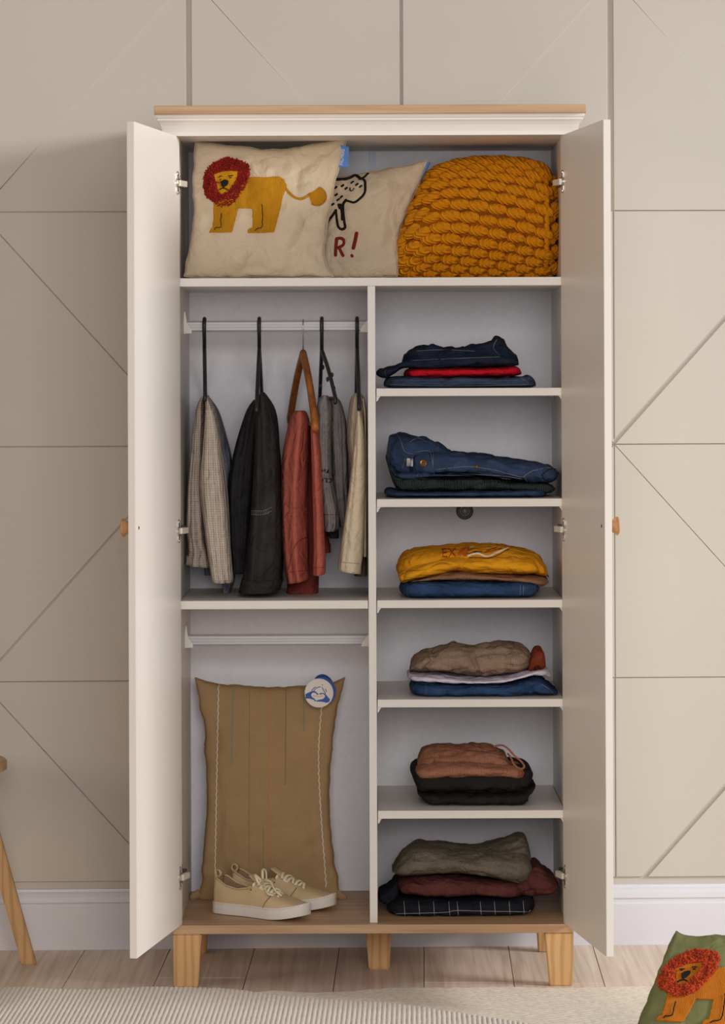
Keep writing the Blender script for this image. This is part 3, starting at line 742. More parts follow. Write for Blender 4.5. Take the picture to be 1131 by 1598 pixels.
# ---- right shelf 6
r, o = garment('folded_trousers', 'black trousers with a white windowpane check at the very bottom of the wardrobe', 'trousers',
  [dict(top=[(604, 1418), (609, 1409), (650, 1405), (720, 1406), (800, 1404), (832, 1403), (837, 1412)], bot=[(604, 1427), (614, 1434), (700, 1435), (820, 1433), (837, 1424)], yf=.07, yb=.34, yt=.08, seed=22, wr_=.0025, lobes=1),
   dict(top=[(590, 1395), (600, 1390), (608, 1384), (618, 1372), (624, 1372)], bot=[(590, 1410), (600, 1415), (610, 1414), (624, 1404)], yf=.14, yb=.30, yt=.16, seed=23, wr_=.004, nx=40)], M['navy_check'], group=G1)
sf = surf_of(o); mb = MB()
for x in (631, 654, 677, 701, 714, 750, 772, 795, 817):
    mb.tube(sf.line([(x-1, 1406), (x, 1418), (x+1, 1431)], 12, .0002), .0006, 6)
mb.tube(sf.line([(610, 1426), (690, 1424), (712, 1421), (760, 1422), (832, 1423)], 60, .0002), .0006, 6)
mb.build('check_lines', M['check_line'], r, True)
r, o = garment('folded_sweater', 'burgundy ribbed sweater with a trailing sleeve under the olive wool sweater', 'sweater',
  [dict(top=[(621, 1374), (640, 1371), (700, 1370), (780, 1376), (817, 1378)], bot=[(621, 1398), (626, 1402), (650, 1402), (690, 1406), (740, 1402), (780, 1405), (817, 1408)], yf=.075, yb=.33, yt=.085, seed=24, wr_=.003, creases=[(734, .006, .003, 0), (756, .004, .003, 0)]),
   dict(top=[(790, 1378), (810, 1368), (826, 1352), (838, 1347), (850, 1355), (866, 1368), (873, 1380)], bot=[(790, 1398), (816, 1402), (840, 1402), (862, 1398), (873, 1386)], yf=.10, yb=.30, yt=.16, seed=25, wr_=.005, nx=50, creases=[(835, .012, .008, -.8)])], M['burgundy_rib'], group=G1)
r, o = garment('folded_sweater', 'olive grey wool sweater with a raised corner on top of the lowest pile', 'sweater',
  [dict(top=[(612, 1360), (622, 1343), (634, 1330), (660, 1323), (700, 1326), (740, 1330), (790, 1330), (820, 1330), (829, 1338), (832, 1350)], bot=[(612, 1366), (622, 1374), (650, 1373), (700, 1370), (750, 1373), (790, 1381), (818, 1385), (828, 1378), (832, 1362)], yf=.06, yb=.28, yt=.11, seed=26, wr_=.004, ex=2.3),
   dict(top=[(626, 1335), (636, 1322), (655, 1313), (680, 1317), (700, 1319), (735, 1323), (760, 1318), (790, 1308), (814, 1299), (823, 1302), (829, 1320), (832, 1340)], bot=[(626, 1350), (700, 1350), (780, 1350), (832, 1356)], yf=.12, yb=.33, yt=.22, seed=27, wr_=.004, ex=2.3, creases=[(740, .02, .012, 2)])], M['olive_wool'], group=G1)

# ------------------------------------------------------------------ cushions
def cushion(name, label, cat, top, right, bottom, left, ybot, ytop, T, m, seed=0, wr_=.004, N=84, group=None, tx=(0, 0)):
    """two bulged faces between four seam curves given as px outlines at real depth"""
    t, r_, b, l = [smoothpoly(c, N+1) for c in (top, right, bottom, left)]
    for q, E in enumerate((t, r_, b, l)):          # slightly uneven seams
        for i in range(1, N): E[i] += np.array([fbm((E[i][0]*.02+q, E[i][1]*.02, seed), 2.2, 3), fbm((E[i][0]*.02, E[i][1]*.02+q*3, seed+5), 2.2, 3)])*2.2*min(1, i/8, (N-i)/8)
    # top/bottom left->right, left/right top->bottom
    V = []; Fc = []
    for side in (-1, 1):
        for j in range(N+1):
            v = j/N
            for i in range(N+1):
                u = i/N
                p = (1-v)*t[i]+v*b[i]+(1-u)*l[j]+u*r_[j]-((1-u)*(1-v)*t[0]+u*(1-v)*t[N]+(1-u)*v*b[0]+u*v*b[N])
                Y = ytop*(1-v)+ybot*v+tx[0]*(u-.5)
                w3 = P(p[0], p[1], Y)
                e = 4*u*(1-u)*4*v*(1-v); th = T*(e**.42)
                edge = min(1, e*3)
                wv = fbm((w3.x*1.2+seed, side*3+seed, w3.z*1.2), 11, 3)*wr_*edge-wr_*.55*edge*crease((w3.x+seed+w3.z*.8, side, w3.z*1.3-w3.x*.7+seed), 7)-wr_*.35*edge*crease((w3.x*1.4-w3.z+seed*2, side, w3.z+seed), 11)+fbm((w3.x*3+seed, side+seed*2, w3.z*1.5), 9, 2)*wr_*.6*edge
                # gathers running in from the corners
                for cu, cv in ((0, 0), (1, 0), (0, 1), (1, 1)):
                    du, dv = abs(u-cu), abs(v-cv); rr = sqrt(du*du+dv*dv)
                    if rr < .4 and rr > .01:
                        an = math.atan2(dv, du); wv += sin(an*9+seed+cu*2)*wr_*.7*min(1, rr*8)*(1-rr/.4)*edge
                V.append(w3+Vector((0, side*(th)+(wv if side < 0 else 0), 0)))
        o_ = 0 if side < 0 else (N+1)*(N+1)
        for j in range(N):
            for i in range(N):
                a = o_+j*(N+1)+i; q = (a, a+1, a+N+2, a+N+1)
                Fc.append(q[::-1] if side > 0 else q)
    zmin = min(v.z for v in V); xm = sum(v.x for v in V)/len(V)
    R = root(name, (xm, ybot, zmin), label, cat, group)
    o = obj('cover', V, Fc, m, R, True)
    bm = bmesh.new(); bm.from_mesh(o.data); bmesh.ops.remove_doubles(bm, verts=bm.verts, dist=.0004); bmesh.ops.recalc_face_normals(bm, faces=bm.faces); bm.to_mesh(o.data); bm.free()
    edge = [V[i] for i in range(N+1)]+[V[j*(N+1)+N] for j in range(1, N+1)]+[V[N*(N+1)+i] for i in range(N-1, -1, -1)]+[V[j*(N+1)] for j in range(N-1, 0, -1)]
    MB().tube(edge, .0013, 6, closed=True).build('seam', m, R, True)
    return R, o, surf_of(o)

def lion(R, sf, X, sc, ym, mm, full=True):
    f = lambda L: [X(a, b) for a, b in L]
    patch(sf, f([(430, 330), (470, 292), (590, 294), (700, 290), (735, 312), (757, 362), (733, 420), (712, 510), (690, 610), (655, 732), (560, 738), (445, 738), (450, 708), (482, 693), (485, 620), (482, 542), (420, 540), (368, 538), (345, 640), (318, 732), (230, 736), (135, 735), (148, 705), (168, 690), (172, 600), (172, 490), (250, 480)]), ym, R, 'lion_body', .0035, 2.2)
    stroke(sf, f([(748, 380), (790, 430), (840, 462), (890, 460), (945, 425)]), .0032*sc, ym, R, 'lion_tail', 24)
    mb = MB()
    for q in range(26):
        a = q/25; e = (1000+75*cos(-1.3+a*3.4), 445+75*sin(-1.3+a*3.4))
        mb.tube(sf.line([X(940, 425), X((940+e[0])/2, (425+e[1])/2+4), X(*e)], 6, .0015), .0016*sc, 6)
    mb.build('tail_tuft', ym, R, True)
    face = [(172, 275), (240, 248), (365, 240), (360, 290), (320, 370), (290, 415), (230, 430), (205, 400), (190, 330)]
    patch(sf, f(face), ym, R, 'lion_face', .004, 2.0)
    outer = [(85, 360), (100, 280), (150, 190), (230, 147), (300, 137), (380, 157), (450, 192), (463, 260), (440, 350), (390, 430), (330, 500), (250, 525), (180, 500), (110, 440)]
    from mathutils.geometry import intersect_point_tri_2d
    def inside(p, poly):
        c = False; n = len(poly)
        for i in range(n):
            a, b = poly[i], poly[i-1]
            if (a[1] > p[1]) != (b[1] > p[1]) and p[0] < (b[0]-a[0])*(p[1]-a[1])/(b[1]-a[1])+a[0]: c = not c
        return c
    patch(sf, f(outer), mm, R, 'mane_backing', .0022, 2.5)
    mb = MB(); rnd = random.Random(3)
    so = [tuple(q) for q in smoothpoly(outer+[outer[0]], 60)][:-1]
    for gy in range(130, 535, 11):
        for gx in range(78, 475, 11):
            p = (gx+rnd.uniform(-4, 4), gy+rnd.uniform(-4, 4))
            if inside(p, so) and not inside(p, face):
                q, nn = sf.hit(*X(*p)); r = .0021*sc; a = rnd.uniform(0, pi); h = rnd.uniform(.7, 1.4)
                ax = Vector((cos(a), 0, sin(a)))*r*1.5; ay = Vector((-sin(a), 0, cos(a)))*r*.8
                mb.ell(q+nn*r*1.3*h, (ax, ay, nn*r*1.7*h), 6, 4)
    mb.build('lion_mane', mm, R, True)
    bt = M['black_thread']
    for L, rr in (([(555, 505), (564, 560), (562, 690), (520, 705), (500, 722)], .0009), ([(241, 575), (240, 640), (237, 693), (200, 702), (192, 718)], .0009), ([(210, 297), (222, 289), (242, 291)], .0009), ([(222, 306), (230, 305)], .0012),
                  ([(292, 284), (304, 280), (324, 284)], .0009), ([(303, 298), (313, 296)], .0012), ([(250, 388), (255, 372)], .0011), ([(220, 402), (238, 388), (256, 386), (279, 398)], .0012)):
        stroke(sf, f(L), rr*sc, bt, R, 'stitched_line', 14, off=.0062)
    patch(sf, f([(230, 335), (245, 320), (270, 314), (290, 318), (288, 345), (270, 366), (252, 378), (236, 368)]), bt, R, 'lion_nose', .0066, 1.5)

# cream lion cushion
R, o, sf = cushion('lion_cushion', 'large cream cushion with a yellow lion with dark red mane, on the top shelf', 'cushion',
  [(305, 221), (330, 224), (375, 229), (420, 234), (470, 229), (505, 222), (541, 215)], [(541, 215), (532, 250), (522, 285), (515, 320), (509, 365), (506, 400), (520, 432)],
  [(287, 431), (320, 433), (400, 433), (480, 433), (520, 432)], [(305, 221), (303, 250), (301, 300), (303, 330), (296, 385), (287, 431)], .095, .135, .05, M['cream_cotton'], seed=1, wr_=.008)
lion(R, sf, lambda a, b: (300+a/5.141, 220+b/5.141), 1, M['lion_yarn'], M['mane_red'])
tg = MB().prism([P(x, y, .120) for x, y in ((529, 226), (544.5, 229), (544, 260), (524, 261))], (0, .002, 0)).build('fabric_label', M['blue_tape'], R)
text_on(surf_of(tg), 'PALMIERE', 534, 245, 7.5, -pi/2+.12, M['white_thread'], tg, 'label_lettering', .0004, sx=.8)
# small cushion with spotted animal
R, o, sf = cushion('spotted_dog_cushion', 'smaller cream cushion with a black outlined spotted animal and maroon letter R', 'cushion',
  [(498, 277), (540, 274), (575, 268), (605, 262), (640, 257), (669, 249)], [(669, 249), (654, 285), (644, 310), (634, 335), (622, 364), (622, 400), (620, 431)],
  [(498, 433), (560, 434), (620, 431)], [(498, 277), (500, 350), (498, 433)], .205, .235, .045, M['cream_cotton'], seed=5, wr_=.007)
X = lambda a, b: (500+a/6.283, 210+b/6.283)
f = lambda L: [X(a, b) for a, b in L]
bt = M['black_thread']
for L, rr in (([(90, 455), (160, 445), (240, 440), (300, 425), (345, 405), (395, 440)], .0034), ([(385, 440), (425, 425), (465, 388)], .0026), ([(400, 440), (432, 455), (438, 520), (430, 575), (385, 628), (330, 665), (285, 655), (250, 645)], .0028),
              ([(248, 650), (222, 690), (228, 780), (238, 860), (243, 915), (205, 930), (175, 905), (160, 830), (150, 745)], .0028), ([(195, 690), (212, 760), (215, 830)], .0026), ([(150, 745), (100, 820), (70, 880), (50, 940)], .0024), ([(180, 690), (190, 720)], .0026), ([(290, 525), (292, 548), (310, 550), (328, 530)], .0013)):
    stroke(sf, f(L), rr*1.3, bt, R, 'animal_outline', 26, flat=.35)
for a, b in ((150, 520), (215, 502), (312, 470), (357, 490), (394, 510), (250, 530), (155, 590), (206, 612), (120, 685), (175, 640)):
    stroke(sf, f([(a-8, b+6), (a+8, b-6)]), .0026, bt, R, 'spot', 5, flat=.35)
for L, rr in (([(158, 1022), (152, 1100), (148, 1182)], .0031), ([(158, 1022), (205, 1018), (232, 1045), (222, 1085), (170, 1108)], .0029), ([(180, 1108), (205, 1150), (222, 1185)], .0031), ([(353, 968), (340, 1040), (322, 1112)], .0034), ([(308, 1186), (312, 1190)], .0030)):
    stroke(sf, f(L), rr*1.25, M['maroon_thread'], R, 'letter_stroke', 18, flat=.35)
tg = MB().prism([P(x, y, .225) for x, y in ((667, 252), (670, 254), (655, 284), (651, 284))], (.002, .004, 0)).build('fabric_label', M['blue_tape'], R)
# brown cushion
R, o, sf = cushion('brown_cushion', 'tall brown linen cushion with wavy coloured thread lines, standing behind the sneakers', 'cushion',
  [(304, 1057), (325, 1064), (350, 1068), (420, 1073), (480, 1070), (515, 1065), (538, 1057)], [(538, 1057), (528, 1100), (520, 1140), (515, 1200), (514, 1260), (517, 1310), (527, 1375), (532, 1402)],
  [(308, 1402), (330, 1407), (420, 1409), (500, 1407), (532, 1402)], [(304, 1057), (312, 1100), (319, 1135), (322, 1190), (324, 1250), (320, 1310), (315, 1370), (308, 1402)], .345, .395, .055, M['brown_linen'], seed=9, wr_=.004)
def wavy(x0, y0, x1, y1, mid=None, amp=.8, per=11):
    P_ = [(x0, y0)]+([mid] if mid else [])+[(x1, y1)]; A = smoothpoly(P_, 90); return [(a+amp*sin(b/per*2*pi), b) for a, b in A]
for args, mm, rr in (((341, 1068, 335, 1388, (338, 1220)), 'white_thread', .0011), ((364, 1072, 361, 1194, None, .4), 'green_thread', .0010), ((420, 1073, 424, 1360, (420, 1250)), 'orange_thread', .0009),
                     ((474, 1066, 474, 1142, None, .1), 'dull_green_thread', .0009), ((502, 1100, 509, 1385, (497, 1200)), 'white_thread', .0011), ((389, 1075, 388, 1380, None, .1), 'brown_thread', .0006), ((446, 1075, 445, 1225, None, .2), 'brown_thread', .0009), ((411, 1290, 411, 1380, None, .1), 'brown_thread', .0006)):
    L = wavy(*args)
    mb = MB(); mb.tube([sf.hit(a, b, .0003)[0] for a, b in L], rr, 6); mb.build('stitched_thread', M[mm], R, True)
mb = MB()
for (a, b) in (((304, 1400), -1), ((533, 1401), 1)):
    L = smoothpoly([(a[0]+b*-8, a[1]-6), (a[0]+b*2, a[1]-1), (a[0]+b*7, a[1]+3)], 6)
    mb.tube([P(x, y, .345) for x, y in L], [.012, .011, .010, .009, .007, .003], 10, flat=.5)
mb.build('corner_gather', M['brown_linen'], R, True)
c = P(497.5, 1081.5, .318); ax = Vector((.1, -1, .06))
V, Fc = lathe([(.0335, -.001), (.034, .0), (.034, .0012), (.033, .002), (0, .002)], c, ax, 40)
tagd = recenter(obj('hang_tag', V, Fc, M['tag_white'], R, True, auto=40)); tagd['label'] = 'round white card tag with two blue hands forming a heart'
V, Fc = lathe([(.0335, -.001), (.034, .0), (.034, .0012), (.033, .002), (0, .002)], c+Vector((.006, .004, .003)), ax, 40)
recenter(obj('tag_backing', V, Fc, M['tag_blue'], tagd, True, auto=40))
sft = surf_of(tagd); X = lambda a, b: (460+a/12.567, 1040+b/12.567); f = lambda L: [X(a, b) for a, b in L]
patch(sft, f([(175, 570), (250, 520), (340, 480), (400, 485), (440, 525), (470, 545), (440, 560), (400, 515), (345, 515), (315, 555), (335, 600), (380, 630), (415, 672), (400, 690), (360, 650), (280, 630), (190, 628)]), M['tag_blue'], tagd, 'printed_hand', .0006, 2)
patch(sft, f([(470, 545), (500, 520), (560, 520), (600, 540), (640, 590), (690, 650), (670, 695), (620, 712), (530, 690), (420, 690), (415, 672), (470, 655), (550, 640), (590, 600), (585, 560), (545, 535), (500, 550)]), M['tag_blue'], tagd, 'printed_hand', .0006, 2)
for L in ([(370, 475), (430, 420), (500, 400)], [(330, 470), (380, 420), (400, 405)], [(535, 410), (560, 460), (600, 530)], [(600, 445), (622, 495)]):
    stroke(sft, f(L), .0009, M['tag_blue'], tagd, 'printed_finger', 10, flat=.2)
stroke(sft, f([(345, 575), (410, 580), (470, 590), (550, 580)]), .0005, M['orange_thread'], tagd, 'printed_words', 14, flat=.2)
stroke(sft, f([(536, 362), (538, 368)]), .0010, M['black_thread'], tagd, 'tag_hole', 4, flat=.2)
mb = MB()
for rr_ in range(3):
    L = smoothpoly([(492+rr_, 1067, .325), (494, 1058+rr_, .33), (503, 1054+rr_*2, .335), (512, 1058+rr_, .34), (517, 1066, .345), (508, 1066-rr_, .325), (497, 1064, .322)], 30)
    mb.tube([P(x, y, yy) for x, y, yy in L], .0032, 8)
mb.build('tag_cord', M['cord_blue'], tagd, True)
# green cushion on the floor
R, o, sf = cushion('green_cushion', 'olive green cushion with an orange maned lion standing on the rug', 'cushion',
  [(1055, 1453), (1066, 1459), (1090, 1462), (1140, 1460), (1220, 1464), (1300, 1462), (1330, 1456)], [(1330, 1456), (1325, 1520), (1318, 1600), (1322, 1682)],
  [(958, 1684), (1050, 1692), (1140, 1694), (1240, 1692), (1322, 1682)], [(1055, 1453), (1045, 1475), (1034, 1502), (1015, 1548), (994, 1600), (974, 1645), (958, 1684)], -1.02, -.86, .06, M['green_velvet'], seed=14, wr_=.004)
A = np.array([(85, 360), (463, 260), (250, 525), (172, 275), (365, 240), (230, 430), (135, 735), (318, 732), (368, 538), (482, 542), (445, 738), (700, 290)], float)
Bp = np.array([(385, 780), (1040, 560), (560, 905), (560, 620), (850, 520), (620, 765), (310, 1225), (640, 1250), (790, 985), (950, 985), (880, 1262), (1500, 598)], float)
cf = np.linalg.lstsq(np.c_[A, A[:, 0]*A[:, 1]/500, np.ones(len(A))], Bp, rcond=None)[0]
def XG(a, b):
    q = np.array([a, b, a*b/500, 1.0])@cf; return (980+q[0]/7.49, 1430+q[1]/7.49)
lion(R, sf, XG, 1.35, M['lion_yarn_orange'], M['mane_orange'])

# ------------------------------------------------------------------ rolled chunky blanket
bl = root('knit_blanket', tuple(P(750, 432, .28)), 'rolled mustard yellow chunky knit blanket on the top shelf', 'blanket')
zb = 1.5985
def roll(tops, x0, x1, yc, ry, shrink=0):
    T = smoothpoly(tops, 80); T = T[np.argsort(T[:, 0])]
    def Sx(px, ph):
        px = min(max(px, x0), x1)
        t = np.interp(px, T[:, 0], T[:, 1]); p = P(px, t, yc); h = (p.z-zb)/2-shrink
        x = P(px, 350, yc-ry*.6).x
        x = min(x, XR-.008)
        e = 1.0
        c_, s_ = cos(ph), sin(ph)
        hh = max(h, .004)
        dy = ry*min(1, (hh/.12)**.6)
        return Vector((x, yc-dy*math.copysign(abs(c_)**e, c_), zb+shrink+hh+hh*math.copysign(abs(s_)**e, s_)))
    return Sx
def roll_mesh(Sx, x0, x1, nx, m, name, par):
    V = []; Fc = []; ny = 40
    for i in range(nx+1):
        for j in range(ny): V.append(Sx(x0+(x1-x0)*i/nx, 2*pi*j/ny))
    for i in range(nx):
        for j in range(ny): Fc.append((i*ny+j, i*ny+(j+1) % ny, (i+1)*ny+(j+1) % ny, (i+1)*ny+j))
    Fc.append(tuple(range(ny))); Fc.append(tuple(nx*ny+j for j in range(ny)))
    return recenter(obj(name, V, Fc, m, par, True))
T1 = [(622, 398), (625, 370), (632, 342), (642, 316), (654, 294), (668, 274), (684, 261), (705, 253), (740, 247), (790, 246), (830, 250), (855, 261)]
S1 = roll(T1, 622, 853, .285, .135, .009)
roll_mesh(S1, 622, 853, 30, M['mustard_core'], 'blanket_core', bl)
T2 = [(846, 262), (858, 266), (868, 275), (876, 290)]
S2 = roll(T2, 846, 877, .30, .125, .008)
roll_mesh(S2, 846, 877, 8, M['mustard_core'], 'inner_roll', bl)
mb = MB()
NS = 14                                    # one plump twisted stitch, unit size, shared by all
mb.ell((0, 0, 0), ((1, 0, 0), (0, 1, 0), (0, 0, 1)), 14, 12)
for v in mb.V:
    v.y += .22*sin(v.x*2.2); w_ = 1-.12*v.x; v.z *= w_; v.y *= 1
sm = bpy.data.meshes.new('knit_stitch'); sm.from_pydata([tuple(v) for v in mb.V], [], mb.F); sm.materials.append(M['mustard_yarn'])
sm.polygons.foreach_set('use_smooth', [True]*len(sm.polygons))
blw = Vector(bl.location)
def stitch(c, a, b, n):
    c = Vector(c); c.x = min(c.x, XR-.003-abs(a.x)-abs(b.x)*.6-abs(n.x)*.3)
    o = bpy.data.objects.new('knit_stitch', sm); C.objects.link(o); o.parent = bl
    m = Matrix((a, b, n)).transposed().to_4x4(); m.translation = c-blw; o.matrix_local = m
def knit(Sx, x0, x1, nrow, ph0, ph1, pitch, slant):
    for i in range(nrow):
        ph = ph0+(ph1-ph0)*i/(nrow-1); px = x0+(pitch*.5 if i % 2 else 0)-pitch*.1
        while px < x1:
            pp = ph-(px-x0)*slant
            c0 = Sx(px, pp); cx = Sx(px+5, pp); cp = Sx(px, pp+.06)
            tx = (cx-c0)
            if tx.length < 1e-5: tx = Vector((1, 0, 0))
            tx.normalize(); tp = (cp-c0); tp = (tp-tx*tp.dot(tx)).normalized(); nn = tx.cross(tp)
            if Vector((0, -cos(pp), sin(pp))).dot(nn) < 0: nn = -nn
            sl = -.34; a = tx*cos(sl)+tp*sin(sl); b = -tx*sin(sl)+tp*cos(sl)
            j = random.uniform(-.0010, .0012); z = random.uniform(.92, 1.08)
            L = pitch*.00147*.60
            stitch(c0+nn*(.001+j)+tp*random.uniform(-.001, .001), a*L*z, b*.0138*z, nn*.0135)
            px += pitch
knit(S1, 632, 853, 21, -1.25, 2.9, 29, .0021)
knit(S2, 862, 876, 17, -1.2, 2.4, 24, 0)
for i in range(30):
    ph = -1.3+i*.13; c0 = S1(851, ph); c1 = S1(851, ph+.05); t = (c1-c0).normalized()
    nn = Vector((0, -cos(ph), sin(ph)))
    stitch(c0+nn*.004, t*.0135, Vector((-.0065, 0, 0)), nn*.0075)

# ------------------------------------------------------------------ hangers and hanging clothes
RZ = P(430, 509, RY).z
def hanger(name, label, sx, apex_y, front, back, mk, wood=False, extra=None, group='clothes hangers on the upper rail'):
    A = P(sx, apex_y, RY); Ff = P(front[0], front[1], .055); Bb = P(back[0], back[1], .415)
    top = P(sx, 497, RY)
    R = root(name, (A.x, RY, RZ+.013), label, 'hanger', group)
    hk = MB(); r = .0013 if wood else .0046
    zt = RZ+.0135+r; rad = .015
    pts = []
    for q in range(13):
        a = radians(-35+q*(215/12)); pts.append(Vector((top.x, RY-cos(a+0)*-rad*1.0, zt-rad+sin(a)*rad)))
    pts += [Vector((top.x*.7+A.x*.3, RY-.014, RZ-.02)), Vector((A.x, RY-.004, A.z+.03)), Vector((A.x, RY, A.z-.004))]
    hk.tube(pts, r, 10).build('hook', M['steel'] if wood else mk, R, True)
    mb = MB(); w = .0085 if wood else .0046; h = .012 if wood else .0065
    for tip in (Ff, Bb):
        L = []
        for q in range(15):
            t = q/14; p = A.lerp(tip, t); p.z += sin(pi*t)*.014*(1 if wood else .6); L.append(p)
        L.append(tip+Vector((0, (-.012 if tip is Ff else .012), -.012)))
        V = []; n = len(L)
        for i, p in enumerate(L):
            t = (L[min(i+1, n-1)]-L[max(i-1, 0)]).normalized(); sd = t.cross(Vector((1, 0, 0))).normalized()
            for k_ in range(12):
                an = 2*pi*k_/12; V.append(p+Vector((1, 0, 0))*cos(an)*w+sd*sin(an)*h)
        Fc = [(i*12+k_, i*12+(k_+1) % 12, (i+1)*12+(k_+1) % 12, (i+1)*12+k_) for i in range(n-1) for k_ in range(12)]+[tuple(range(12)), tuple((n-1)*12+k_ for k_ in range(12))]
        mb.add(V, Fc)
    if extra:
        for q in extra: mb.ell(P(*q), ((.0035, 0, 0), (0, .005, 0), (0, 0, .006)))
    mb.build('shoulders', mk, R, True)
    MB().tube([Ff+Vector((0, 0, -.004)), Bb+Vector((0, 0, -.004))], .0038, 10).build('trouser_bar', mk, R, True)
    return R
hanger('clothes_hanger', 'dark plastic hanger carrying the grey checked trousers beside the left door', 319, 545, (320, 616), (320, 614), M['black'])
hanger('clothes_hanger', 'dark plastic hanger carrying the charcoal jeans', 404.5, 545, (400.5, 634), (408, 612), M['black'])
hanger('clothes_hanger', 'wooden hanger with a thin steel hook carrying the rust red trousers', 473, 552, (492, 662), (453, 650), M['hwood'], True)
hanger('clothes_hanger', 'dark plastic hanger with notches carrying the grey heather joggers', 502, 547, (523, 620), (499, 620), M['black'], extra=[(504, 573, .30), (511, 592, .13), (500, 603, .35), (518, 585, .12), (521, 606, .08)])
hanger('clothes_hanger', 'dark plastic hanger carrying the cream trousers next to the divider', 557, 545, (560, 630), (556, 612), M['black'])

def lobe(rows, yc, hy, folds=(), seed=0, wr_=.003, n=56, rows_n=44, slope=0, ytop=None, cap=True, yfront=None):
    """one hanging fall of cloth: px silhouette rows (y, xl, xr), real depth 2*hy about yc"""
    R_ = smoothpoly(rows, rows_n); V = []; Fc = []; m = len(R_)
    for i, (py, xl, xr) in enumerate(R_):
        a = P(xl, py, yc); b = P(xr, py, yc); cx = (a.x+b.x)/2; wx = max((b.x-a.x)/2, .0015); t = i/(m-1)
        top = min(1, (i+.3)/4); d = hy*(.90+.10*top)*.92
        for k_ in range(n):
            an = 2*pi*k_/n; ca, sa = cos(an), sin(an)
            x = cx+wx*math.copysign(abs(ca)**.8, ca); y = yc+d*math.copysign(abs(sa)**.75, sa)
            u = (x-cx)/wx
            z = a.z*(.5-.5*u)+b.z*(.5+.5*u)
            if i == m-1 or i == m-2: z += slope*u*(1 if i == m-1 else .5)
            amp = wr_*top
            y += fbm((x*6+seed, y*1.0, z*1.2+seed), 5, 3)*amp*2*(1 if sa < 0 else .5)
            if sa < .1: y -= 1.6*amp*crease((x*5+seed*2, y*.6, z*.8+seed+x*2), 4)*(.4+.6*t)
            x += fbm((x*1+seed+4, y*5.0, z*1.0), 5, 2)*amp*.8
            if sa < .2:
                for (fu, dep, wid, ft) in folds:
                    g = math.exp(-((u-fu-ft*(t-.5))/wid)**2); y += dep*g*min(1, t*3+.15)*(max(0, -sa+.2))**.5
            V.append(Vector((x, y, z)))
    for i in range(m-1):
        for k_ in range(n):
            k2 = (k_+1) % n; Fc.append((i*n+k_, i*n+k2, (i+1)*n+k2, (i+1)*n+k_))
    Fc.append(tuple(range(n)))
    # turn the hem inward and up a little, so that it reads as hollow cloth
    last = V[-n:]; cc = sum(last, Vector())/n; base = (m-1)*n
    for sc_, dz in ((.93, 0), (.92, .02)):
        s0 = len(V)
        for v in last: V.append(Vector((cc.x+(v.x-cc.x)*sc_, cc.y+(v.y-cc.y)*(1-(1-sc_)*.3), v.z+dz)))
        for k_ in range(n):
            k2 = (k_+1) % n; Fc.append((base+k_, base+k2, s0+k2, s0+k_))
        base = s0
    Fc.append(tuple(base+k_ for k_ in range(n)))
    return V, Fc
def hung(name, label, cat, parts, hook_x, ztop_px):
    zt = P(hook_x, ztop_px, .2)
    R = root(name, (zt.x, .235, zt.z-.4), label, cat, 'clothes on hangers')
    out = []
    for pn, mk, lobes in parts:
        mb = MB()
        for l in lobes: mb.add(*lobe(**l))
        out.append(mb.build(pn, M[mk], R, True))
    return R, out
R, os_ = hung('hanging_trousers', 'grey beige checked trousers hanging nearest the left door', 'trousers', [
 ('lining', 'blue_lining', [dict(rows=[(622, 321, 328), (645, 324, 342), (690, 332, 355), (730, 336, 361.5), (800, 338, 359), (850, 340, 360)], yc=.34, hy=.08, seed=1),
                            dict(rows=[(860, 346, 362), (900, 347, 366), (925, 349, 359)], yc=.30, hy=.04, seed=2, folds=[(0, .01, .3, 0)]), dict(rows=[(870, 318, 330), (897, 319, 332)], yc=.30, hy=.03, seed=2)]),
 ('left_leg', 'grey_check', [dict(rows=[(618, 317, 321), (628, 310, 320), (660, 303, 320), (700, 299, 319), (760, 293.5, 317), (820, 292, 320), (850, 294.5, 323), (862, 295, 326), (882, 289, 330)], yc=.22, hy=.09, seed=3, folds=[(.2, .012, .3, .3), (-.5, .01, .2, 0)], slope=-.004)]),
 ('right_leg', 'grey_check', [dict(rows=[(617, 321, 324), (630, 321, 331), (660, 319.5, 340), (700, 317, 346), (730, 314, 350), (760, 313, 353), (800, 317, 356), (860, 324, 360), (900, 330, 364), (907, 331.5, 364.5)], yc=.14, hy=.10, seed=4, folds=[(.3, .012, .12, .2), (-.3, .006, .2, 0)], wr_=.003)]),
], 319, 617)
sf = surf_of(os_[2]); 
mb = MB()
for q in range(10): mb.tube(sf.line([(322+q*1.0, 640), (316+q*4.2, 760), (333+q*3.2, 905)], 40, .0001), .00035, 4)
for q in range(34):
    y = 640+q*8; mb.tube(sf.line([(interp([(640, 322), (760, 315), (905, 333)], y), y), (interp([(640, 332), (760, 351), (905, 362)], y), y)], 10, .0001), .0003, 4)
mb.build('check_lines', M['white_thread'], R, True)
sf1 = surf_of(os_[1]); stroke(sf1, [(297, 783), (315, 783)], .0005, M['brown_thread'], R, 'knee_seam'); stroke(sf1, [(296, 862), (312, 861), (326, 862)], .0010, M['grey_check'], R, 'turned_up_hem')
